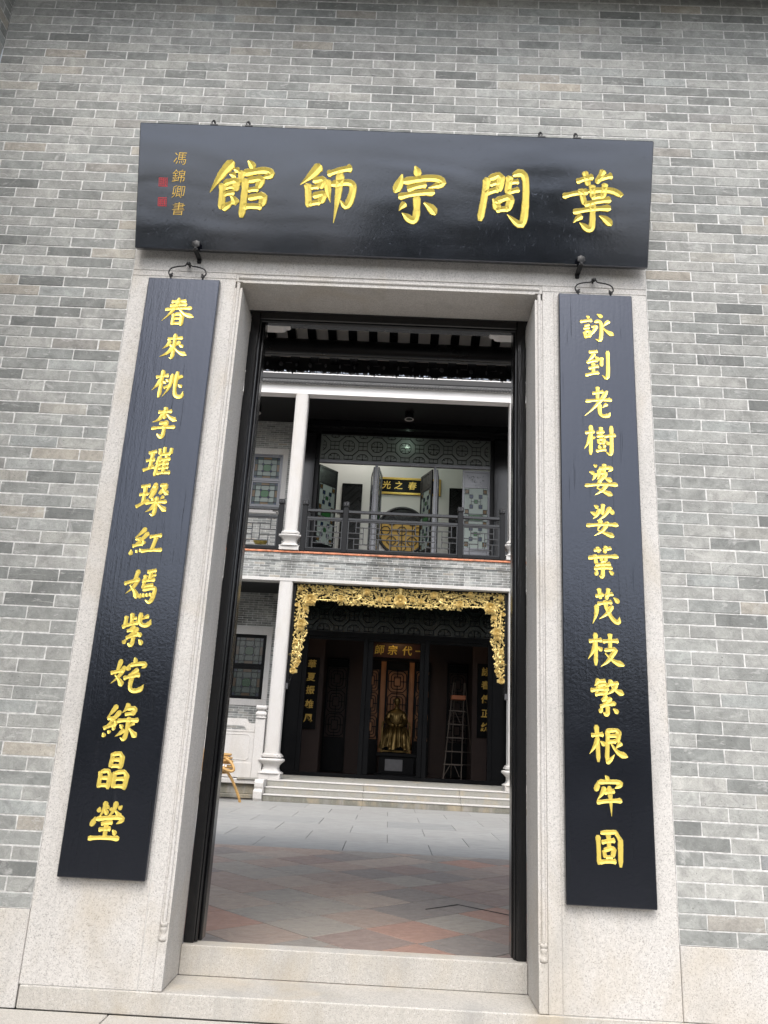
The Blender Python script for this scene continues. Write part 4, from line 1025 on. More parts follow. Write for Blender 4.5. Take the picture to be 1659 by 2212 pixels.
# ---- door leaves
def leaf(parent, name_lab, x, y, z0, H, W, ang, mat='wood_grey', dark=False):
    """hinged at (x,y); local x along the leaf"""
    L = obj('door_leaf', None, parent, (x-parent.location.x, y-parent.location.y, z0-parent.location.z)); L.rotation_euler = (0, 0, ang)
    if name_lab: L['label'] = name_lab
    t = .075
    def pb(nm, mt, b, c=.004): return obj(nm, MB().cbox(*b, c).mesh(nm, mt), L)
    m = MB()
    z = lambda f: H*(1-f)
    for b in ((0, -.025, 0, t, .025, H), (W-t, -.025, 0, W, .025, H), (t, -.025, z(.022), W-t, .025, H), (t, -.025, z(.165), W-t, .025, z(.138)), (t, -.025, z(.735), W-t, .025, z(.705)), (t, -.025, 0, W-t, .025, z(.97))): m.cbox(*b, .005)
    obj('leaf_frame', m.mesh('leaf_frame', mat), L)
    pb('carved_panel', mat, (t, -.008, z(.138), W-t, .008, z(.022)), .003)
    pb('carved_panel', mat, (t, -.008, z(.97), W-t, .008, z(.735)), .003)
    rg = random.Random(int(x*10)); m = MB()
    for (u0, u1, f0, f1, k) in ((.16, W-.16, .05, .11, 34), (.16, W-.16, .78, .93, 46)):
        for i in range(k):
            cx = rg.uniform(u0, u1); f = rg.uniform(f0, f1); r = rg.uniform(.008, .02); a = rg.uniform(0, 3)
            m.extrude_xz([(cx+r*2*cos(a), z(f)+r*2*sin(a)), (cx-r*.6*sin(a), z(f)+r*.6*cos(a)), (cx-r*2*cos(a), z(f)-r*2*sin(a)), (cx+r*.6*sin(a), z(f)-r*.6*cos(a))], -.013, -.0085)
    obj('panel_carving', m.mesh('panel_carving', 'wood_black'), L)
    gz1, gz0 = z(.165), z(.705); gx0, gx1 = t, W-t
    obj('pane', MB().box(gx0, -.003, gz0, gx1, .003, gz1).mesh('pane', 'glass_clear'), L)
    GX = lambda u: gx0+(gx1-gx0)*u; GZ = lambda v: gz1-(gz1-gz0)*v
    sq = []
    def S(u, v, mt, wu=.145, hv=.062): sq.append((u, v, mt, wu, hv))
    for v in (.055, .395, .595, .94):
        S(.11, v, 'glass_amber'); S(.89, v, 'glass_amber')
    for v in (.14, .31, .68, .85): S(.30, v, 'glass_blue'); S(.70, v, 'glass_blue')
    S(.5, .225, 'glass_green'); S(.5, .765, 'glass_green'); S(.5, .495, 'glass_green', .56, .09)
    m = MB(); wb = .012
    for (u, v, mt, wu, hv) in sq:
        a0, a1, b0, b1 = GX(u-wu/2), GX(u+wu/2), GZ(v+hv/2), GZ(v-hv/2)
        obj('pane', MB().box(a0, -.009, b0, a1, .009, b1).mesh('pane', mt), L)
        for q in ((a0, b0, a1, b0), (a0, b1, a1, b1), (a0, b0, a0, b1), (a1, b0, a1, b1)): bar(m, *q, 0, wb, .03)
    for u in (.19, .81): bar(m, GX(u), GZ(0), GX(u), GZ(.1), 0, wb, .028); bar(m, GX(u), GZ(.36), GX(u), GZ(.63), 0, wb, .028); bar(m, GX(u), GZ(.9), GX(u), GZ(1), 0, wb, .028)
    for v in (.10, .36, .435, .555, .63, .90): bar(m, GX(0), GZ(v), GX(.19), GZ(v), 0, wb, .027); bar(m, GX(.81), GZ(v), GX(1), GZ(v), 0, wb, .027)
    for v in (.435, .555): bar(m, GX(.19), GZ(v), GX(.81), GZ(v), 0, wb, .027)
    for v in (.225, .765):
        bar(m, GX(.30), GZ(v-.055), GX(.30), GZ(v+.055), 0, wb, .026); bar(m, GX(.70), GZ(v-.055), GX(.70), GZ(v+.055), 0, wb, .026)
        bar(m, GX(.30), GZ(v), GX(.70), GZ(v), 0, wb, .025)
    obj('glazing_bars', m.mesh('glazing_bars', 'wood_black'), L)
    return L

# upper door set
ud = thing('balcony_doors', 'lacquered timber doorway of the balcony room, greyed as if reflecting sky, with open stained glass leaves and lattice transom', 'doors', (CXM, YD, 6.73))
for (a, b) in ((-.885, -.795), (1.110, 1.20)): pbox('door_post', 'wood_sky_sheen', ud, (a, YD-.05, 6.73, b, YD+.06, 10.64), .006)
for (a, b) in ((-3.35, -2.93), (3.13, 3.6)): pbox('side_pier', 'lacquer', ud, (a, YD-.25, 6.73, b, YD+.1, 11.7), .01)
for (a, b) in ((-2.93, -2.80), (3.02, 3.13)): pbox('door_post', 'wood_black', ud, (a, YD-.06, 6.73, b, YD+.06, 11.7), .006)
pbox('transom_rail', 'wood_sky_sheen', ud, (-2.80, YD-.06, 10.64, 3.02, YD+.06, 10.75), .008)
pbox('head_rail', 'wood_black', ud, (-2.80, YD-.06, 11.70, 3.02, YD+.06, 11.80), .008)
MB().box(-2.80, YD+.012, 10.752, 3.02, YD+.02, 11.70).build('transom_glass', 'glass_transom', ud)
lattice(ud, -2.79, 3.01, 10.755, 11.69, YD-.02, 'wood_black', .016, .485, 11.285)
HL = 3.85
leaf(ud, 'open left leaf turned into the room', -2.79, YD+.03, 6.75, HL, .93, radians(52), 'wood_black')
leaf(ud, None, -.915, YD+.06, 6.75, HL, .93, radians(97), 'wood_sky_sheen')
leaf(ud, None, -.765, YD+.06, 6.75, HL, .93, radians(84), 'wood_sky_sheen')
leaf(ud, 'half open middle leaf at the right', 1.075, YD+.06, 6.75, HL, .93, radians(112), 'wood_black')
leaf(ud, None, 1.235, YD+.06, 6.75, HL, .93, radians(84), 'wood_sky_sheen')
leaf(ud, 'closed right leaf with bright stained glass', 2.09, YD+.01, 6.75, HL, .93, 0, 'wood_sky_sheen')

# lower door set
ld = thing('ground_floor_doors', 'black timber doorway of the ground floor hall with dark lattice transom', 'doors', (CXM, YD, .5))
for (a, b) in ((-.93, -.79), (1.02, 1.16), (-2.84, -2.70), (3.02, 3.16)): pbox('door_post', 'wood_dark', ld, (a, YD-.05, .5, b, YD+.06, 4.75), .006)
for (a, b) in ((-3.4, -2.842), (3.162, 3.7)): pbox('side_panel', 'wood_dark', ld, (a, YD-.03, .5, b, YD+.08, 6.0), .008)
pbox('bottom_rail', 'wood_dark', ld, (-3.3, YD-.06, .5, 3.5, YD-.031, .62), .008)
pbox('transom_rail', 'wood_dark', ld, (-2.84, YD-.055, 4.75, 3.16, YD+.06, 4.92), .008)
MB().box(-2.84, YD+.03, 4.92, 3.16, YD+.05, 6.0).build('transom_glass', 'glass_shaded', ld)
lattice(ld, -2.83, 3.15, 4.925, 5.98, YD-.01, 'wood_dark', .016, .485, 5.45)
for (a, b) in ((-2.70, -.93), (-.79, 1.02), (1.16, 3.02)):
    m = MB(); m.cbox(a, YD, 4.66, b, YD+.04, 4.75, .004); m.build('door_head', 'wood_dark', ld)
MB().cbox(-.79, YD+.0, .62, -.62, YD+.06, 4.66, .01).build('folded_leaf', 'wood_dark', ld)
MB().cbox(.87, YD+.0, .62, 1.02, YD+.06, 4.66, .01).build('folded_leaf', 'wood_dark', ld)

# ================================================================== GILDED CARVING
gc = thing('gilded_carving', 'gilded openwork carving of peonies, leaves and birds framing the ground floor doors', 'carving', (CXM+.0, 17.25, 5.5))
GX = CXM
def in_shape(x, z):     # left half; x measured from the outer edge (0) to the middle (2.97)
    if z > 5.80 or x < 0 or x > 2.97: return False
    low = 5.27 if x > 1.2 else (5.36 if x > .55 else 5.22)
    if z > low: return True
    if z < 3.30: return False
    right = .38 if z > 4.4 else .38 - (4.4-z)*.19
    if x < right and x > .015*(5.3-z)*0: return True
    return False
rg = random.Random(5)
OX = GX-2.97
def leafm(m, x, y, z, r, a, tilt, lobes=5):
    pts = []
    n = lobes*2
    for i in range(n):
        q = a + 2*pi*i/n; rr_ = r*(1.0 if i % 2 == 0 else .66)
        pts.append((x+rr_*cos(q), y + tilt*rr_*cos(q-a)*.5 + .004, z+rr_*sin(q)))
    V = [(x, y-r*.35, z)] + pts + [(x, y+.02, z)]
    F = [[0, 1+i, 1+(i+1) % n] for i in range(n)] + [[n+1, 1+(i+1) % n, 1+i] for i in range(n)]
    m.add(V, F)
def petal_flower(m, x, y, z, r, seed):
    rr = random.Random(seed)
    for ring, (k, R, dy, lift) in enumerate(((8, 1.0, 0, .15), (7, .78, -.22, .28), (6, .52, -.42, .35), (4, .28, -.55, .2))):
        off = rr.uniform(0, 6)
        for i in range(k):
            a = off + 2*pi*i/k; w = 2*pi/k*.62; V = []
            for u in (0.1, .55, .9, 1.0):
                for s in (-1, -.4, .4, 1):
                    aa = a + s*w*(.35+.65*sin(min(1, u)*pi*.62)); rad = R*r*(u - .10*abs(s)*(u > .8) + rr.uniform(-.02, .02))
                    V.append((x+rad*cos(aa), y + r*(dy - lift*u*u*1.2 + .14*abs(s)), z+rad*sin(aa)*.92))
            F = [[j*4+q, j*4+q+1, j*4+q+5, j*4+q+4] for j in range(3) for q in range(3)]
            m.add(V, F, True)
    for i in range(7): 
        a = i*2.4; m.lathe([(0.001, 0), (r*.07, r*.02), (r*.05, r*.08), (0.001, r*.10)], 0, 0, 5)
        k = 4*5; m.v[-k:] = [(x+p+r*.1*cos(a)*(i > 0), y-r*.72-q3, z+q+r*.1*sin(a)*(i > 0)) for p, q, q3 in m.v[-k:]]
def bird(m, x, y, z, s, flip, rot):
    def T(p):
        u, v, d = p; u *= flip
        c, sn = cos(rot), sin(rot); return (x + s*(u*c-v*sn), y - s*d, z + s*(u*sn+v*c))
    P = [(-.9, -.1, .05), (-.5, -.05, .15), (0, 0, .25), (.45, .18, .22), (.7, .42, .15), (.85, .5, .1), (1.05, .47, .08)]
    m.tube([T(p) for p in P], .1, 8, rs=[s*v for v in (.03, .13, .24, .17, .10, .11, .012)])
    for i in range(7):     # wing feathers
        a = radians(100+i*13); L = 1.15-.07*abs(i-2)
        m.tube([T((-.05+.03*i, .1, .3)), T((-.05+L*.5*cos(a), .1+L*.5*sin(a), .36)), T((-.05+L*cos(a), .1+L*sin(a), .25))], .05, 5, rs=[s*.05, s*.06, s*.015])
    for i in range(4):     # tail plumes
        m.tube([T((-.85, -.1, .08)), T((-1.5, -.1+.12*i, .12)), T((-2.1, -.25+.32*i, .1)), T((-2.5, -.1+.42*i, .05))], .04, 5, rs=[s*.05, s*.06, s*.05, s*.01])
lm, bm_, sm_ = MB(), MB(), MB()
for sgn in (1, -1):
    mx = (lambda x: OX+x) if sgn > 0 else (lambda x: 2*GX-(OX+x))
    rg = random.Random(5)
    cnt = 0
    while cnt < 1350:
        x, z = rg.uniform(0, 2.97), rg.uniform(3.28, 5.80)
        if not in_shape(x, z): continue
        leafm(lm, mx(x), 17.24+rg.uniform(-.05, .05), z, rg.uniform(.018, .038), rg.uniform(0, 6.28), rg.uniform(-.9, .9), rg.choice((3, 5, 5))); cnt += 1
    for i in range(150):
        x, z = rg.uniform(0, 2.97), rg.uniform(3.28, 5.80)
        if not in_shape(x, z): continue
        r = rg.uniform(.012, .022); k = len(lm.v); lm.lathe([(.001, -r), (r*.8, -r*.6), (r, 0), (r*.8, r*.6), (.001, r)], mx(x), 17.18, 7); lm.v[k:] = [(a, b, c+z) for a, b, c in lm.v[k:]]
    br = [[(.12, 5.35), (.4, 5.5), (.8, 5.66), (1.2, 5.62), (1.6, 5.52), (2.0, 5.42), (2.5, 5.38), (2.97, 5.40)], [(.2, 5.25), (.7, 5.42), (1.3, 5.36), (1.9, 5.34), (2.4, 5.30), (2.97, 5.31)],
          [(.3, 5.3), (.26, 5.0), (.18, 4.7), (.26, 4.3), (.24, 4.0), (.15, 3.7), (.10, 3.35)], [(.1, 5.3), (.12, 4.9), (.28, 4.6), (.12, 4.2), (.2, 3.9), (.08, 3.5)], [(.5, 5.7), (1.0, 5.75), (1.5, 5.7), (2.1, 5.74), (2.6, 5.66), (2.95, 5.74)]]
    for b in br:
        P = chaikin(b, 2); bm_.tube([(mx(x), 17.235+.03*sin(x*9+z*7), z+.012*sin(x*23)) for x, z in P], .016, 7, rs=[.019-.009*i/len(P)+.004*sin(i*2.3) for i in range(len(P))])
    for (x, z, r, k) in ((.42, 5.37, .19, 1), (.12, 5.68, .09, 2), (.98, 5.72, .10, 3), (1.28, 5.44, .12, 4), (2.02, 5.66, .12, 5), (2.38, 5.47, .09, 6), (2.62, 5.50, .09, 7), (.30, 5.10, .08, 8), (.22, 4.68, .14, 9), (.20, 4.55, .11, 10), (.10, 4.15, .08, 11), (.22, 3.62, .07, 12), (.09, 3.36, .10, 13), (.05, 5.20, .07, 14), (.16, 3.50, .06, 15), (.07, 3.85, .06, 16)):
        m = MB(); petal_flower(m, mx(x), 17.16, z, r, k)
        m.build('peony', 'gold_leaf', gc)
    for (x, z, s, f, ro) in ((2.0-.18, 5.45, .13, -1, .9), (1.45+.2, 5.62, .085, 1, .1), (1.5, 5.42, .06, -1, 2.0), (.19, 4.02, .13, 1, 1.1), (.25, 3.78, .07, -1, 2.6)):
        m = MB(); bird(m, mx(x), 17.17, z, s, f*sgn, ro*sgn); m.build('carved_bird', 'gold_leaf', gc)
m = MB(); petal_flower(m, GX, 17.14, 5.46, .20, 77); m.build('peony', 'gold_leaf', gc)
m = MB(); m.lathe([(.03, 5.62), (.05, 5.66), (.04, 5.72), (.075, 5.77), (.07, 5.80), (.02, 5.815)], GX, 17.16, 12); m.build('flaming_pearl', 'gold_leaf', gc)
lm.build('leaves', 'gold_leaf', gc, kind='stuff'); bm_.build('branch', 'gold_leaf', gc)
cf = thing('carving_frame', 'black timber frame holding the gilded carving between the columns', 'frame', (CXM, 17.3, 5.8))
for b in ((-2.93, 17.24, 3.0, -2.85, 17.34, 5.83), (3.115, 17.24, 3.0, 3.195, 17.34, 5.83), (-2.93, 17.24, 5.80, 3.195, 17.34, 5.832)): pbox('frame_bar', 'wood_black', cf, b, .005)
for s, xx in ((1, -2.85), (-1, 3.115)):
    m = MB()
    for i in range(6): m.tube([(xx+s*(.05-.012*i+.03*cos(a)), 17.28, 3.24-.055*i+.026*sin(a)) for a in [q*pi/4 for q in range(8)]], .01, 5, closed=True)
    m.build('black_scroll', 'wood_black', cf)
    m = MB(); m.cbox(xx-.11 if s > 0 else xx+.01, 17.2, 2.86, xx-.01 if s > 0 else xx+.11, 17.3, 3.02, .01); m.build('end_block', 'rosette', cf)

# ================================================================== UPPER ROOM
YR = 23.0
ur = thing('upper_room', 'white walled room behind the balcony doors', 'room', (CXM, YR, 6.73))
MB().box(-3.6, YR, 6.6, 4.0, YR+.12, 13.2).build('back_wall', 'white_room', ur)
MB().box(-3.62, YD+.1, 6.6, -3.5, YR, 13.2).box(3.9, YD+.1, 6.6, 4.02, YR, 13.2).build('side_wall', 'white_room', ur)
MB().box(-3.6, YD+.05, 12.9, 4.0, YR, 13.0).build('ceiling', 'white_room', ur)
hp = thing('hanging_plaque', 'black plaque with gold border and four gold characters in the upper room', 'plaque', (.32, YR-.05, 10.48))
MB().cbox(-.85, YR-.06, 10.48, 1.50, YR-.01, 11.14, .006).build('board', 'wood_dark', hp)
for b in ((-.85, YR-.075, 11.06, 1.50, YR-.061, 11.14), (-.85, YR-.075, 10.48, 1.50, YR-.061, 10.56), (-.85, YR-.075, 10.561, -.79, YR-.061, 11.059), (1.44, YR-.075, 10.561, 1.50, YR-.061, 11.059)): pbox('gold_border', 'gold_dim', hp, b, .004)
m = MB()
for i in range(46):
    xx = -.83+.05*i
    for zz in (11.085, 10.505): m.box(xx, YR-.079, zz, xx+.03, YR-.0755, zz+.008); m.box(xx, YR-.079, zz, xx+.008, YR-.0755, zz+.03)
m.build('border_fret', 'wood_black', hp)
for ch, xx in (('光', -.53), ('之', -.08), ('春', .43), ('詠', .93)):
    bold_text(ch, .30, hp, (xx-.32, -.012, .33), 'gold_dim', .003, .1, .004)
mg = thing('moon_window', 'round lattice window with orange glow behind the balcony railing', 'window', (.12, YR-.05, 9.07))
CR = .86; MCX, MCZ = .13, 9.07
m = MB(); m.tube([(MCX+(CR+.03)*cos(a), YR-.04, MCZ+(CR+.03)*sin(a)) for a in [2*pi*i/48 for i in range(48)]], .055, 8, closed=True); m.build('ring', 'wood_grey', mg)
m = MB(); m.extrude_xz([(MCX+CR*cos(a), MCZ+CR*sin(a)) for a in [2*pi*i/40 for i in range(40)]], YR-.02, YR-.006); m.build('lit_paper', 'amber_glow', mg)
m = MB()
for k in range(-4, 5):
    u = k*.19; h = sqrt(max(0, CR*CR-u*u))
    if k % 2 == 0: bar(m, MCX+u, MCZ-h, MCX+u, MCZ+h, YR-.045, .034, .02); bar(m, MCX-h, MCZ+u, MCX+h, MCZ+u, YR-.047, .034, .02)
for (a, b) in ((-.38, -.38), (.38, -.38), (-.38, .38), (.38, .38), (0, 0), (0, -.6), (0, .6), (-.6, 0), (.6, 0)):
    r = .17; P = [(MCX+a+r*cos(q+pi/8), MCZ+b+r*sin(q+pi/8)) for q in [i*pi/4 for i in range(8)]]
    for i in range(8): bar(m, *P[i], *P[(i+1) % 8], YR-.05, .034, .02)
m.build('lattice', 'wood_black', mg)
m = MB(); m.extrude_xz([(MCX+CR*.98*cos(a), MCZ+CR*.98*sin(a)) for a in [pi*i/20+.0 for i in range(21)] if sin(a)*CR > .18 or True][2:-2], YR-.032, YR-.022); m.build('dark_upper_panel', 'roof_dark', mg)
def key_screen(x0, x1, z0, z1, lab):
    t = thing('lattice_screen', lab, 'screen', ((x0+x1)/2, YR-.05, z0))
    m = MB()
    for b in ((x0, YR-.07, z0, x0+.05, YR-.02, z1), (x1-.05, YR-.07, z0, x1, YR-.02, z1), (x0+.05, YR-.07, z1-.05, x1-.05, YR-.02, z1), (x0+.05, YR-.07, z0, x1-.05, YR-.02, z0+.05)): m.cbox(*b, .004)
    m.build('frame', 'wood_black', t)
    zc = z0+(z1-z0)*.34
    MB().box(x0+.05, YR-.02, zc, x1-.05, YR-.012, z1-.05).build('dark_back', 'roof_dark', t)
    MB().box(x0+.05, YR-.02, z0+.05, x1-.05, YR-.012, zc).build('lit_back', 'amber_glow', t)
    m = MB(); st_ = .15
    def cl(p, q):
        (ax, az), (bx, bz) = p, q
        if all(x0+.04 < v[0] < x1-.04 and z0+.04 < v[1] < z1-.04 for v in (p, q)): bar(m, ax, az, bx, bz, YR-.045, .028, .025)
    nx = int((x1-x0)/st_)+6; nz = int((z1-z0)/st_)+6
    for i in range(-nx, nx*2):
        for j in range(-1, nz*2):
            cx = x0 + i*st_*.5 + 0; cz_ = z0 + j*st_*.5
            if (i+j) % 2: continue
            h = st_*.46
            if (i-j) % 4 == 0: cl((cx-h, cz_-h*.9), (cx+h, cz_+h*.9))
            else: cl((cx-h*.5, cz_+h*.5), (cx+h*.5, cz_-h*.5))
    m.build('lattice', 'wood_black', t)
key_screen(-2.17, -1.42, 6.95, 10.82, 'tall dark lattice screen left of the round window')
key_screen(1.83, 2.62, 6.95, 10.82, 'tall dark lattice screen right of the round window')
for x, lab in ((.18, 'middle bay'), (-4.83, 'left bay')):
    t = thing('ceiling_lamp', 'black cylinder ceiling lamp hanging over the balcony, %s' % lab, 'lamp', (x, 18.8, 11.72))
    MB().lathe([(.13, 11.74), (.145, 11.76), (.145, 11.95)], x, 18.8, 20).build('housing', 'wood_black', t)
    MB().lathe([(.10, 11.742), (.15, 11.722), (.152, 11.735), (.13, 11.755)], x, 18.8, 20).build('rim', 'granite_far', t)
    MB().lathe([(.02, 11.742), (.095, 11.746), (.095, 11.752)], x, 18.8, 16).build('lens', m_plain('lens%s' % lab, (.45, .42, .36), .3), t)
rl = thing('pendant_lamp', 'white glowing globe lamp seen through the balcony transom', 'lamp', (.17, 20.72, 11.5))
m = MB(); m.lathe([(.001, 11.44)]+[(.07*sin(a), 11.51-.07*cos(a)) for a in [pi*i/8 for i in range(1, 8)]]+[(.001, 11.58)], .17, 20.72, 16); m.build('globe', 'lamp_glow', rl)
MB().tube([(.17, 20.72, 11.62), (.17, 20.72, 12.9)], .012, 6).build('cord', 'wood_black', rl)
lt = bpy.data.lights.new('room_fill_light', 'POINT'); lt.energy = 26; lt.color = (1, .97, .92); lt.shadow_soft_size = .25  # added fill brightening the upper room, set apart from the globe
o = bpy.data.objects.new('room_fill_light', lt); COL.objects.link(o); o.location = (-1.6, 21.6, 12.3)
lt2 = bpy.data.lights.new('pendant_glow', 'POINT'); lt2.energy = 14; lt2.color = (.82, 1, .86); lt2.shadow_soft_size = .05
o = bpy.data.objects.new('pendant_glow', lt2); COL.objects.link(o); o.location = (.17, 20.56, 11.38)
bw = thing('bowl', 'shallow yellow bowl standing behind the left balcony railing', 'bowl', (-4.05, 17.5, 6.97))
MB().lathe([(.08, 6.97), (.15, 6.985), (.20, 7.06), (.215, 7.075), (.205, 7.08), (.19, 7.06), (.10, 6.99)], -4.05, 17.5, 20).build('bowl_body', 'bowl', bw)
MB().tube([(-4.05+.2085*cos(a), 17.5+.2085*sin(a), 7.078) for a in [i*pi/10 for i in range(20)]], .007, 5, closed=True).build('rim', 'gold_dim', bw)
bs = thing('low_stand', 'low grey stone block under the yellow bowl', 'stand', (-4.05, 17.5, 6.73))
pbox('block', 'granite_old', bs, (-4.25, 17.38, 6.73, -3.85, 17.62, 6.969), .01)

# ================================================================== COURTYARD SIDE WALLS (out of the frame, left and right)
for xs_, s_, lab in ((-8.0, 1, 'left'), (7.6, -1, 'right')):
    t = thing('courtyard_wall', 'grey brick wall with dark coping along the %s side of the courtyard' % lab, 'wall', (xs_, 4.5, 0), (0, 0, pi/2 if s_ < 0 else -pi/2))
    if s_ > 0: t.location.y = 16.9
    brick_field(t, 0, 12.4, 0.0, 4.63, 0.0, .3085, .0772, keep=0, mat='brick_old', mortar='mortar_far', joint=.008, depth=-.08, proud=-.004)
    MB().box(-.0, -.35, 4.631, 12.4, .12, 4.75).build('coping', 'roof_dark', t, world=False)
    MB().box(0, -.30, 0, 12.4, -.105, 4.63).build('core', 'mortar_far', t, world=False)
# ================================================================== LOWER HALL
YH = 24.0
lh = thing('ground_floor_hall', 'dark brown interior of the ground floor hall', 'room', (CXM, YH, .5))
MB().box(-3.7, YH, .45, 4.0, YH+.1, 6.3).build('back_wall', 'hall_wall', lh)
MB().box(-3.8, YD+.09, .45, -3.7, YH, 6.3).box(4.0, YD+.09, .45, 4.1, YH, 6.3).build('side_wall', 'hall_wall', lh)
MB().box(-3.7, YD-.02, .49, 4.0, YH, .512).build('floor', 'hall_floor', lh)
MB().box(-3.7, YD+.06, 6.05, 4.0, YH, 6.15).build('ceiling', 'roof_dark', lh)
hq = thing('hall_plaque', 'dark red plaque with gold characters above the seated statue', 'plaque', (.15, YH-.1, 4.56))
MB().cbox(-.95, YH-.14, 4.56, 1.25, YH-.09, 5.07, .006).build('board', m_plain('plaque_red', (.055, .02, .018), .35), hq)
for ch, xx in (('師', -.50), ('宗', -.02), ('代', .51), ('一', .97)):
    bold_text(ch, .33, hq, (xx-.15, -.045, .24), 'gold_paint', .004, .08, .006)
def hall_screen(x0, x1, lab, lit):
    t = thing('lattice_screen', lab, 'screen', ((x0+x1)/2, YH-.1, .55))
    m = MB(); z0, z1 = .55, 4.45
    for b in ((x0, YH-.15, z0, x0+.06, YH-.08, z1), (x1-.06, YH-.15, z0, x1, YH-.08, z1), (x0+.06, YH-.15, z1-.06, x1-.06, YH-.08, z1), (x0+.06, YH-.15, 4.12, x1-.06, YH-.08, 4.2), (x0+.06, YH-.14, z0, x1-.06, YH-.08, 1.7)): m.cbox(*b, .005)
    m.cbox(x0+.06, YH-.12, 4.2, x1-.06, YH-.09, z1-.06, .003); m.build('frame', 'wood_dark', t)
    m = MB(); cx = (x0+x1)/2; W = (x1-x0)/2-.06
    for k in range(3):
        cz = 3.72-.8*k
        for (hw, hh) in ((W*.32, .16), (W*.62, .27), (W*.92, .37)):
            c = .35*hw
            P = [(cx-hw+c, cz-hh), (cx+hw-c, cz-hh), (cx+hw, cz-hh+c), (cx+hw, cz+hh-c), (cx+hw-c, cz+hh), (cx-hw+c, cz+hh), (cx-hw, cz+hh-c), (cx-hw, cz-hh+c)] if hw > W*.4 else [(cx-hw, cz-hh), (cx+hw, cz-hh), (cx+hw, cz+hh), (cx-hw, cz+hh)]
            for i in range(len(P)): bar(m, *P[i], *P[(i+1) % len(P)], YH-.11, .028, .03)
        for (u, v) in ((-1, 0), (1, 0)): bar(m, cx+u*W*.32, cz, cx+u*W*.92, cz, YH-.112, .028, .03)
        bar(m, cx, cz+.16, cx, cz+.40, YH-.112, .028, .03); bar(m, cx, cz-.16, cx, cz-.40, YH-.112, .028, .03)
    m.build('lattice', 'wood_dark', t)
    MB().box(x0+.05, YH-.06, z0, x1-.05, YH-.05, z1).build('backing', 'lit_wall_amber' if lit else 'hall_wall', t)
hall_screen(-.20, .62, 'carved lattice screen directly behind the statue', True)
hall_screen(-.98, -.40, 'carved lattice screen left of the statue', True)
hall_screen(.82, 1.40, 'carved lattice screen right of the statue', True)
hall_screen(-2.35, -1.55, 'dim lattice screen between the left characters and the middle door', False)
hall_screen(2.0, 2.75, 'dim lattice screen behind the ladder', False)
for x, (a, b) in ((-.3, (-.39, -.21)), (.72, (.63, .81))):
    t = thing('lit_wall_strip', 'narrow orange lit wall strip beside the middle screen, %s' % ('left of the statue' if x < 0 else 'right of the statue'), 'panel', (x, YH-.02, 1.2))
    MB().box(a, YH-.03, 1.2, b, YH-.015, 4.42).build('panel_face', 'lit_wall_amber', t)
for (x0, x1, z0, z1) in ((-2.2, -1.95, .6, 4.1), (1.55, 1.75, .6, 4.1), (2.5, 2.7, .6, 4.3)):
    pass
def hall_couplet(x0, x1, z0, z1, chars, lab, y):
    t = thing('hall_couplet', lab, 'couplet board', ((x0+x1)/2, y, z0))
    MB().cbox(x0, y-.02, z0, x1, y+.03, z1, .006).build('board', 'wood_dark', t)
    for ch, z in chars: bold_text(ch, .27, t, (0, -.026, z-z0), 'gold_dim', .004, .08, .006)
hall_couplet(-2.98, -2.45, 1.9, 4.24, [('華', 4.0), ('夏', 3.57), ('振', 3.14), ('雄', 2.68), ('風', 2.23)], 'black board with five dim gold characters at the left of the hall', 22.0)
hall_couplet(2.88, 3.42, 1.9, 4.3, [('詠', 4.02), ('春', 3.58), ('傳', 3.12), ('正', 2.66), ('統', 2.22)], 'black board with five gold characters at the right of the hall', 22.0)
for (x0, x1, lab) in ((-3.7, -2.3, 'left'), (2.72, 4.0, 'right')):
    t = thing('hall_partition', 'brown partition wall behind the %s board of the hall' % lab, 'wall', ((x0+x1)/2, 22.05, .5))
    MB().box(x0, 22.05, .51, x1, 22.12, 6.05).build('partition_face', 'hall_wall', t)

# statue: seated man in a long robe
stt = thing('seated_statue', 'golden bronze statue of a man in a long robe seated in an armchair', 'statue', (.22, 22.6, 1.28))
SX, SY, SZ = .22, 22.55, 1.28
def skin(name, verts, edges, radii, mat, parent, sub=2, root=0, off=(0, 0, 0)):
    me = bpy.data.meshes.new(name); me.from_pydata(verts, edges, []); o = bpy.data.objects.new(name, me); COL.objects.link(o)
    md = o.modifiers.new('skin', 'SKIN'); md.use_smooth_shade = True
    for i, r in enumerate(radii): me.skin_vertices[0].data[i].radius = (r, r) if not hasattr(r, '__len__') else r
    me.skin_vertices[0].data[root].use_root = True
    s2 = o.modifiers.new('sub', 'SUBSURF'); s2.levels = sub; s2.render_levels = sub
    dg = bpy.context.evaluated_depsgraph_get(); m2 = bpy.data.meshes.new_from_object(o.evaluated_get(dg)); bpy.data.objects.remove(o)
    m2.materials.clear(); m2.materials.append(MAT[mat]); m2.name = name
    for p in m2.polygons: p.use_smooth = True
    r = obj(name, m2, parent); return r
K = 1.12
def B_(p): return (p[0]*K, p[1]*K, p[2]*K)
bv = [(0, 0, .58), (0, -.02, .80), (0, -.01, 1.02), (0, 0, 1.20), (0, -.02, 1.30), (0, -.04, 1.42), (0, -.05, 1.56),
      (-.19, 0, 1.14), (-.28, -.05, .92), (-.17, -.28, .80), (-.05, -.36, .78),
      (.19, 0, 1.14), (.28, -.05, .92), (.17, -.28, .80), (.05, -.36, .79),
      (-.13, -.06, .54), (-.22, -.45, .56), (-.16, -.50, .20), (-.16, -.62, .06),
      (.13, -.06, .54), (.24, -.45, .56), (.26, -.50, .20), (.30, -.62, .06)]
be = [(0, 1), (1, 2), (2, 3), (3, 4), (4, 5), (5, 6), (3, 7), (7, 8), (8, 9), (9, 10), (3, 11), (11, 12), (12, 13), (13, 14), (0, 15), (15, 16), (16, 17), (17, 18), (0, 19), (19, 20), (20, 21), (21, 22)]
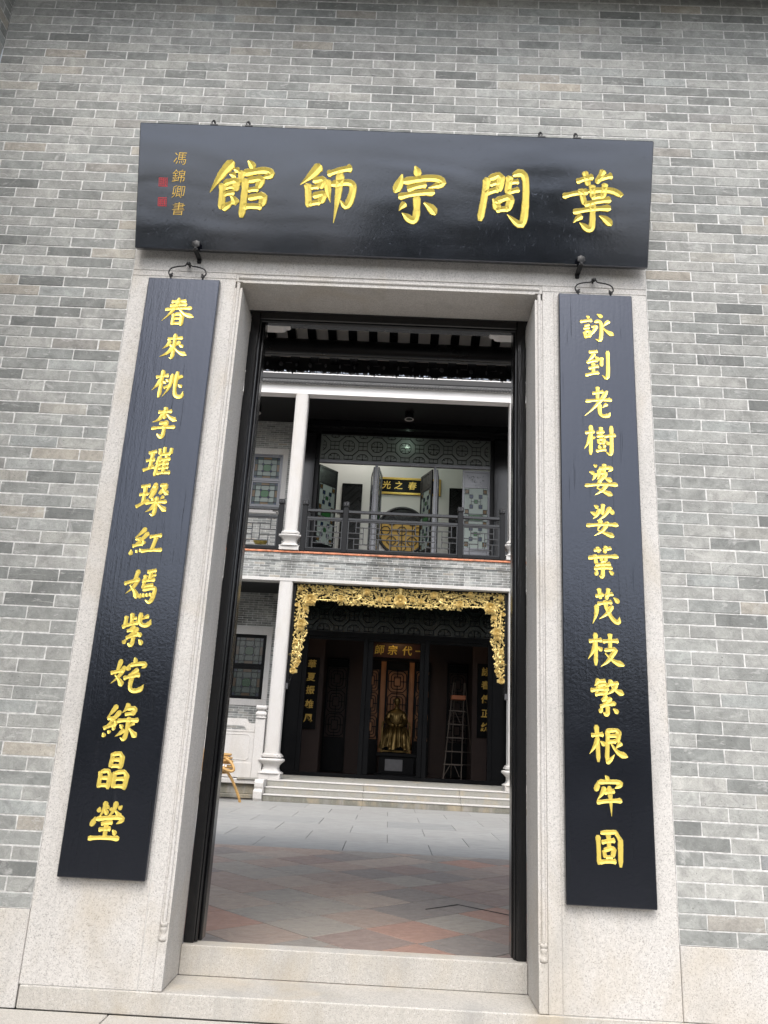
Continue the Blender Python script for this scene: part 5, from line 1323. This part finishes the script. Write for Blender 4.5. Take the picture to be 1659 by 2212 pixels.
brd = [.19, .19, .20, .12, .046, .07, .07, .10, .10, .085, .05, .10, .10, .085, .05, .13, .105, .075, .055, .13, .105, .075, .055]
body = skin('body', [B_(v) for v in bv], be, [r*K for r in brd], 'bronze', stt, 2, 0)
# robe skirt spreading over knees and calves with folds
m = MB(); NA = 48; V = []
RB = [(.90, .17, .15, .01), (.82, .23, .24, .02), (.75, .30, .42, .035), (.69, .35, .54, .05), (.60, .385, .61, .07), (.45, .41, .635, .09), (.30, .435, .65, .11), (.14, .47, .665, .14)]
for i, (z, rx, ry, fd) in enumerate(RB):
    for k in range(NA+1):
        a = pi*.94 + pi*1.12*k/NA
        fold = 1 + fd*sin(k*1.15+sin(k*.7)*1.3+i*.15)
        V.append(B_((rx*fold*cos(a), -.03+ry*fold*sin(a)*(.86+.14*abs(cos(a*1.0))), z + .05*sin(k*.5)*(i/7))))
F = [[i*(NA+1)+k, i*(NA+1)+k+1, (i+1)*(NA+1)+k+1, (i+1)*(NA+1)+k] for i in range(len(RB)-1) for k in range(NA)]
m.add(V, F, True); m.build('robe_skirt', 'bronze', stt, world=False)
m = MB()
for s_ in (-.13, -.08, -.03, .03, .08, .13):
    m.tube([B_(p) for p in ((s_*1.1, -.10, 1.16), (s_*1.25, -.185, 1.06), (s_*1.2, -.20, .96), (s_*.8, -.225, .86), (s_*.5, -.26, .80))], .012, 6, rs=[.004, .008, .010, .011, .006])
    m.tube([B_(p) for p in ((s_*.9, -.33, .775), (s_*1.4, -.47, .70), (s_*1.8, -.60, .60), (s_*2.1, -.635, .42), (s_*2.5, -.65, .2))], .02, 6, rs=[.004, .012, .014, .013, .008])
m.build('robe_folds', 'bronze', stt, world=False)
m = MB()      # collar
m.tube([B_((.062*cos(a), -.03+.058*sin(a), 1.325)) for a in [q*pi/8 for q in range(16)]], .016, 6, closed=True)
m.build('robe_collar', 'bronze', stt, world=False)
m = MB()
hz = 1.485
m.lathe([(.001, hz-.14), (.045, hz-.13), (.072, hz-.08), (.086, hz-.01), (.09, hz+.04), (.080, hz+.09), (.05, hz+.125), (.001, hz+.135)], 0, -.05, 18)
m.tube([(0, -.135, hz+.03), (0, -.158, hz-.015), (0, -.135, hz-.03)], .012, 6)
for s in (-1, 1):
    m.lathe([(.001, -.012), (.014, 0), (.001, .012)], 0, 0, 8); m.v[-24:] = [(p+s*.034, q-.132, r+hz+.022) for p, q, r in m.v[-24:]]
    m.tube([(s*.014, -.14, hz+.048), (s*.05, -.128, hz+.05)], .006, 5)
    m.tube([(s*.09, -.05, hz+.03), (s*.10, -.04, hz+.0), (s*.088, -.05, hz-.04)], .014, 6)
m.tube([(-.026, -.132, hz-.062), (0, -.14, hz-.066), (.026, -.132, hz-.062)], .007, 6)
m.v = [B_(p) for p in m.v]; m.build('head', 'bronze', stt, world=False)
m = MB()
for s in (-1, 1):
    for i in range(5):
        L = (.06, .075, .08, .074, .05)[i]; y = -.37-.0; z = .80-.016*i+.02
        m.tube([B_(p) for p in ((s*.05, y, z), (s*.05-s*L*.6, y-.02, z-.004), (s*.05-s*L, y-.012, z-.02))], .010, 6, rs=[.012, .0105, .007])
    m.tube([B_(p) for p in ((s*.06, -.36, .81), (s*.03, -.375, .85), (s*.0, -.38, .85))], .011, 6, rs=[.013, .011, .008])
m.build('hands', 'bronze', stt, world=False)
ch_ = MB()
for s in (-1, 1):
    ch_.cbox(s*.46-.03, -.45, 0, s*.46+.03, -.39, .86, .006); ch_.cbox(s*.46-.03, .18, 0, s*.46+.03, .24, 1.0, .006)
    ch_.cbox(s*.46-.035, -.47, .80, s*.46+.035, .24, .86, .01)
    ch_.cbox(s*.46-.02, -.40, .30, s*.46+.02, .2, .34, .004)
ch_.cbox(-.46, -.45, .46, .46, .24, .53, .01); ch_.cbox(-.46, .18, .95, .46, .24, 1.02, .01); ch_.cbox(-.12, .19, .53, .12, .22, .95, .004)
ch_.cbox(-.46, -.44, .02, .46, -.40, .08, .004)
m = ch_.build('armchair', 'bronze', stt, world=False)
pd = thing('statue_pedestal', 'dark stone pedestal block under the seated statue', 'pedestal', (.27, 22.6, .51))
pbox('upper_slab', 'wood_dark', pd, (-.40, 21.95, 1.17, .92, 23.2, 1.279), .01)
pbox('pedestal_block', m_plain('dark_stone', (.05, .055, .052), .4, var=.3, scale=5) and 'wood_dark', pd, (-.30, 22.02, .62, .85, 23.12, 1.169), .01)
pbox('base_slab', 'wood_dark', pd, (-.45, 21.9, .513, .98, 23.25, .619), .01)
pbox('name_slab', 'rosette', pd, (-.10, 22.0, .72, .48, 22.018, 1.08), .004)

# step ladder
ldr = thing('step_ladder', 'wooden folding step ladder with an orange top standing in the hall', 'ladder', (2.25, 21.6, .513))
YL = 21.35
def ltube(m, a, b, r=.02): m.tube([a, b], r, 6)
for s, (xb, xt) in ((0, (1.76, 2.06)), (1, (2.33, 2.42))):
    m = MB(); ltube(m, (xb, YL-.1, .515), (xt, YL+.45, 3.62)); m.build('front_rail', 'ladder_wood', ldr)
for (xb, xt) in ((2.10, 2.12), (2.85, 2.46)):
    m = MB(); ltube(m, (xb, YL+1.15, .515), (xt, YL+.5, 3.62)); m.build('rear_rail', 'ladder_wood', ldr)
for i, z in enumerate((1.02, 1.42, 1.85, 2.27, 2.7)):
    t = (z-.515)/3.105; xl = 1.76+.30*t; xr_ = 2.33+.09*t; y = YL-.1+.55*t
    pbox('tread', 'ladder_wood', ldr, (xl-.04, y-.05, z-.018, xr_+.04, y+.05, z+.018), .004)
    xr2 = 2.85-.39*t; m = MB(); ltube(m, (2.10+.02*t, YL+1.15-.65*t, z), (xr2, YL+1.15-.65*t, z), .014); m.build('rear_rung', 'ladder_wood', ldr)
for (x0, x1) in ((1.80, 1.98), (2.30, 2.12)):
    m = MB(); ltube(m, (x0-.02, YL-.07, .66), (x1, YL-.0, 1.0), .012); m.build('brace', 'ladder_wood', ldr)
    m = MB(); ltube(m, (x0+.1*(x0 < 2), YL+.25, 2.32), (x1+.06*(x0 < 2), YL+.32, 2.68), .012); m.build('brace', 'ladder_wood', ldr)
pbox('orange_top', 'ladder_orange', ldr, (1.99, YL+.2, 3.06, 2.46, YL+.62, 3.20), .01)

for (loc, e, cc, tgt, ang) in (((.15, 22.3, 5.6), 12, (1, .62, .28), (.2, 24, 3.9), 85), ((.0, 20.9, 5.7), 5, (1, .72, .38), (.22, 22.4, 2.4), 40),
                               ((2.2, 21.0, 5.8), 5, (1, .58, .28), (2.9, 22.2, 3.4), 90), ((-2.0, 21.0, 5.8), 3, (1, .62, .35), (-2.6, 22.2, 3.3), 90)):
    sp_ = bpy.data.lights.new('ceiling_spot', 'SPOT'); sp_.energy = e; sp_.color = cc; sp_.spot_size = radians(ang); sp_.spot_blend = .8; sp_.shadow_soft_size = .06
    o = bpy.data.objects.new('ceiling_spot', sp_); COL.objects.link(o); o.location = loc
    o.rotation_euler = (Vector(tgt)-Vector(loc)).to_track_quat('-Z', 'Y').to_euler()

# ================================================================== LEFT OF THE COURTYARD: rattan, plant
rt_ = thing('rattan_furniture', 'heap of bent golden rattan canes at the left edge of the courtyard', 'rattan furniture', (-4.2, 15.5, 0))
for i in range(8):
    dx = random.uniform(-.10, .06); zz = .70+.062*i; sl_ = random.uniform(-.10, .02)
    base = chaikin([(-5.2, 15.2), (-4.5, 15.15), (-3.98+dx, 15.2), (-3.80+dx, 15.45), (-3.98+dx, 15.75), (-4.6, 15.8), (-5.2, 15.78)], 2)
    m = MB(); m.tube([(x, y, zz + sl_*(x+4.4) + .02*sin(x*5+i)) for x, y in base], .031, 8); m.build('cane', 'rattan', rt_)
for pts in ([(-4.9, 15.1, 1.1), (-4.3, 15.05, .92), (-3.95, 15.1, .78), (-3.78, 15.2, .55), (-3.66, 15.3, .30), (-3.56, 15.35, .06), (-3.55, 15.36, .0)],
            [(-4.6, 15.0, 1.02), (-4.2, 15.0, .9), (-3.82, 15.05, .70), (-3.70, 15.1, .74), (-3.80, 15.12, .92), (-3.95, 15.2, 1.0)],
            [(-4.8, 15.3, 1.0), (-4.8, 15.3, 0)], [(-5.0, 15.7, 1.0), (-5.02, 15.7, 0)]):
    P = []
    Q = [Vector(p) for p in pts]
    for it in range(2):
        if len(Q) < 3: break
        R_ = [Q[0]]
        for a, b in zip(Q, Q[1:]): R_ += [a*.75+b*.25, a*.25+b*.75]
        Q = R_+[Q[-1]]
    m = MB(); m.tube(Q, .033, 8); m.build('leg_cane', 'rattan', rt_)
m = MB()
for i in range(8): m.cbox(-4.35+.06*i, 15.02, .90-.012*i, -4.315+.06*i, 15.03, .945-.012*i, .002)
m.build('woven_band', 'white', rt_)
plt = thing('potted_palm', 'small green palm in a pot behind the stone balustrade', 'plant', (-4.95, 17.9, .5))
MB().lathe([(.16, .5), (.20, .55), (.24, .95), (.26, 1.0), (.23, 1.0), (.2, .97)], -4.95, 17.9, 18).build('pot', 'terracotta', plt)
m = MB(); m.tube([(-4.95, 17.9, .95), (-4.94, 17.9, 1.7)], .02, 6); m.build('stem', 'bark', plt)
m = MB(); rg = random.Random(3)
for i in range(60):
    a = rg.uniform(0, 6.28); L = rg.uniform(.3, .6); el = rg.uniform(-.1, 1.1); base = Vector((-4.94, 17.9, rg.uniform(1.6, 2.2)))
    d = Vector((cos(a)*cos(el), sin(a)*cos(el), sin(el))); s = d.cross(Vector((0, 0, 1))).normalized()*.022
    p1 = base+d*L*.5+Vector((0, 0, .03)); p2 = base+d*L-Vector((0, 0, L*.22))
    m.add([base-s*.3, base+s*.3, p1+s, p2, p1-s], [[0, 1, 2, 4], [4, 2, 3]])
m.build('fronds', 'leaf', plt)

# ================================================================== BEHIND THE CAMERA (seen in the lacquer): low wall and trees
ow_ = thing('garden_wall', 'long grey garden wall facing the gateway across the forecourt', 'wall', (0, -34, 0))
MB().box(-45, -34.3, -.05, 45, -34, 3.4).build('wall_body', 'brick', ow_); MB().box(-45, -34.4, 3.4, 45, -33.9, 3.6).build('coping', 'roof_dark', ow_)
rg = random.Random(21)
tm_ = MB()
for i in range(1500):
    a, b = rg.uniform(0, 6.28), rg.uniform(-1, 1); r = rg.uniform(.45, 1.0)**.6
    c = Vector((2.6*r*cos(a)*sqrt(1-b*b), 2.6*r*sin(a)*sqrt(1-b*b), 5.0+2.3*r*b)) + Vector((rg.uniform(-.4, .4), 0, rg.uniform(-.3, .3)))
    u = Vector((rg.uniform(-1, 1), rg.uniform(-1, 1), rg.uniform(-1, 1))).normalized()*.28; v = u.cross(Vector((rg.uniform(-1, 1), rg.uniform(-1, 1), 1))).normalized()*.2
    tm_.add([c-u, c+v, c+u, c-v], [[0, 1, 2, 3]])
crown = tm_.mesh('crown', 'leaf'); trunk = MB().tube([(0, 0, -.04), (.05, 0, 1.6), (-.05, .1, 3.2), (.1, 0, 5)], .2, 9, rs=[.28, .2, .16, .08]).mesh('trunk', 'bark')
for i in range(13):
    t = thing('leafy_tree', 'leafy tree behind the garden wall across the forecourt', 'tree', (-38+6.3*i, -38+rg.uniform(-2, 2), 0), (0, 0, rg.uniform(0, 6)), group='trees behind the garden wall')
    s = rg.uniform(.85, 1.35); t.scale = (s, s, s)
    obj('crown', crown, t); obj('trunk', trunk, t)
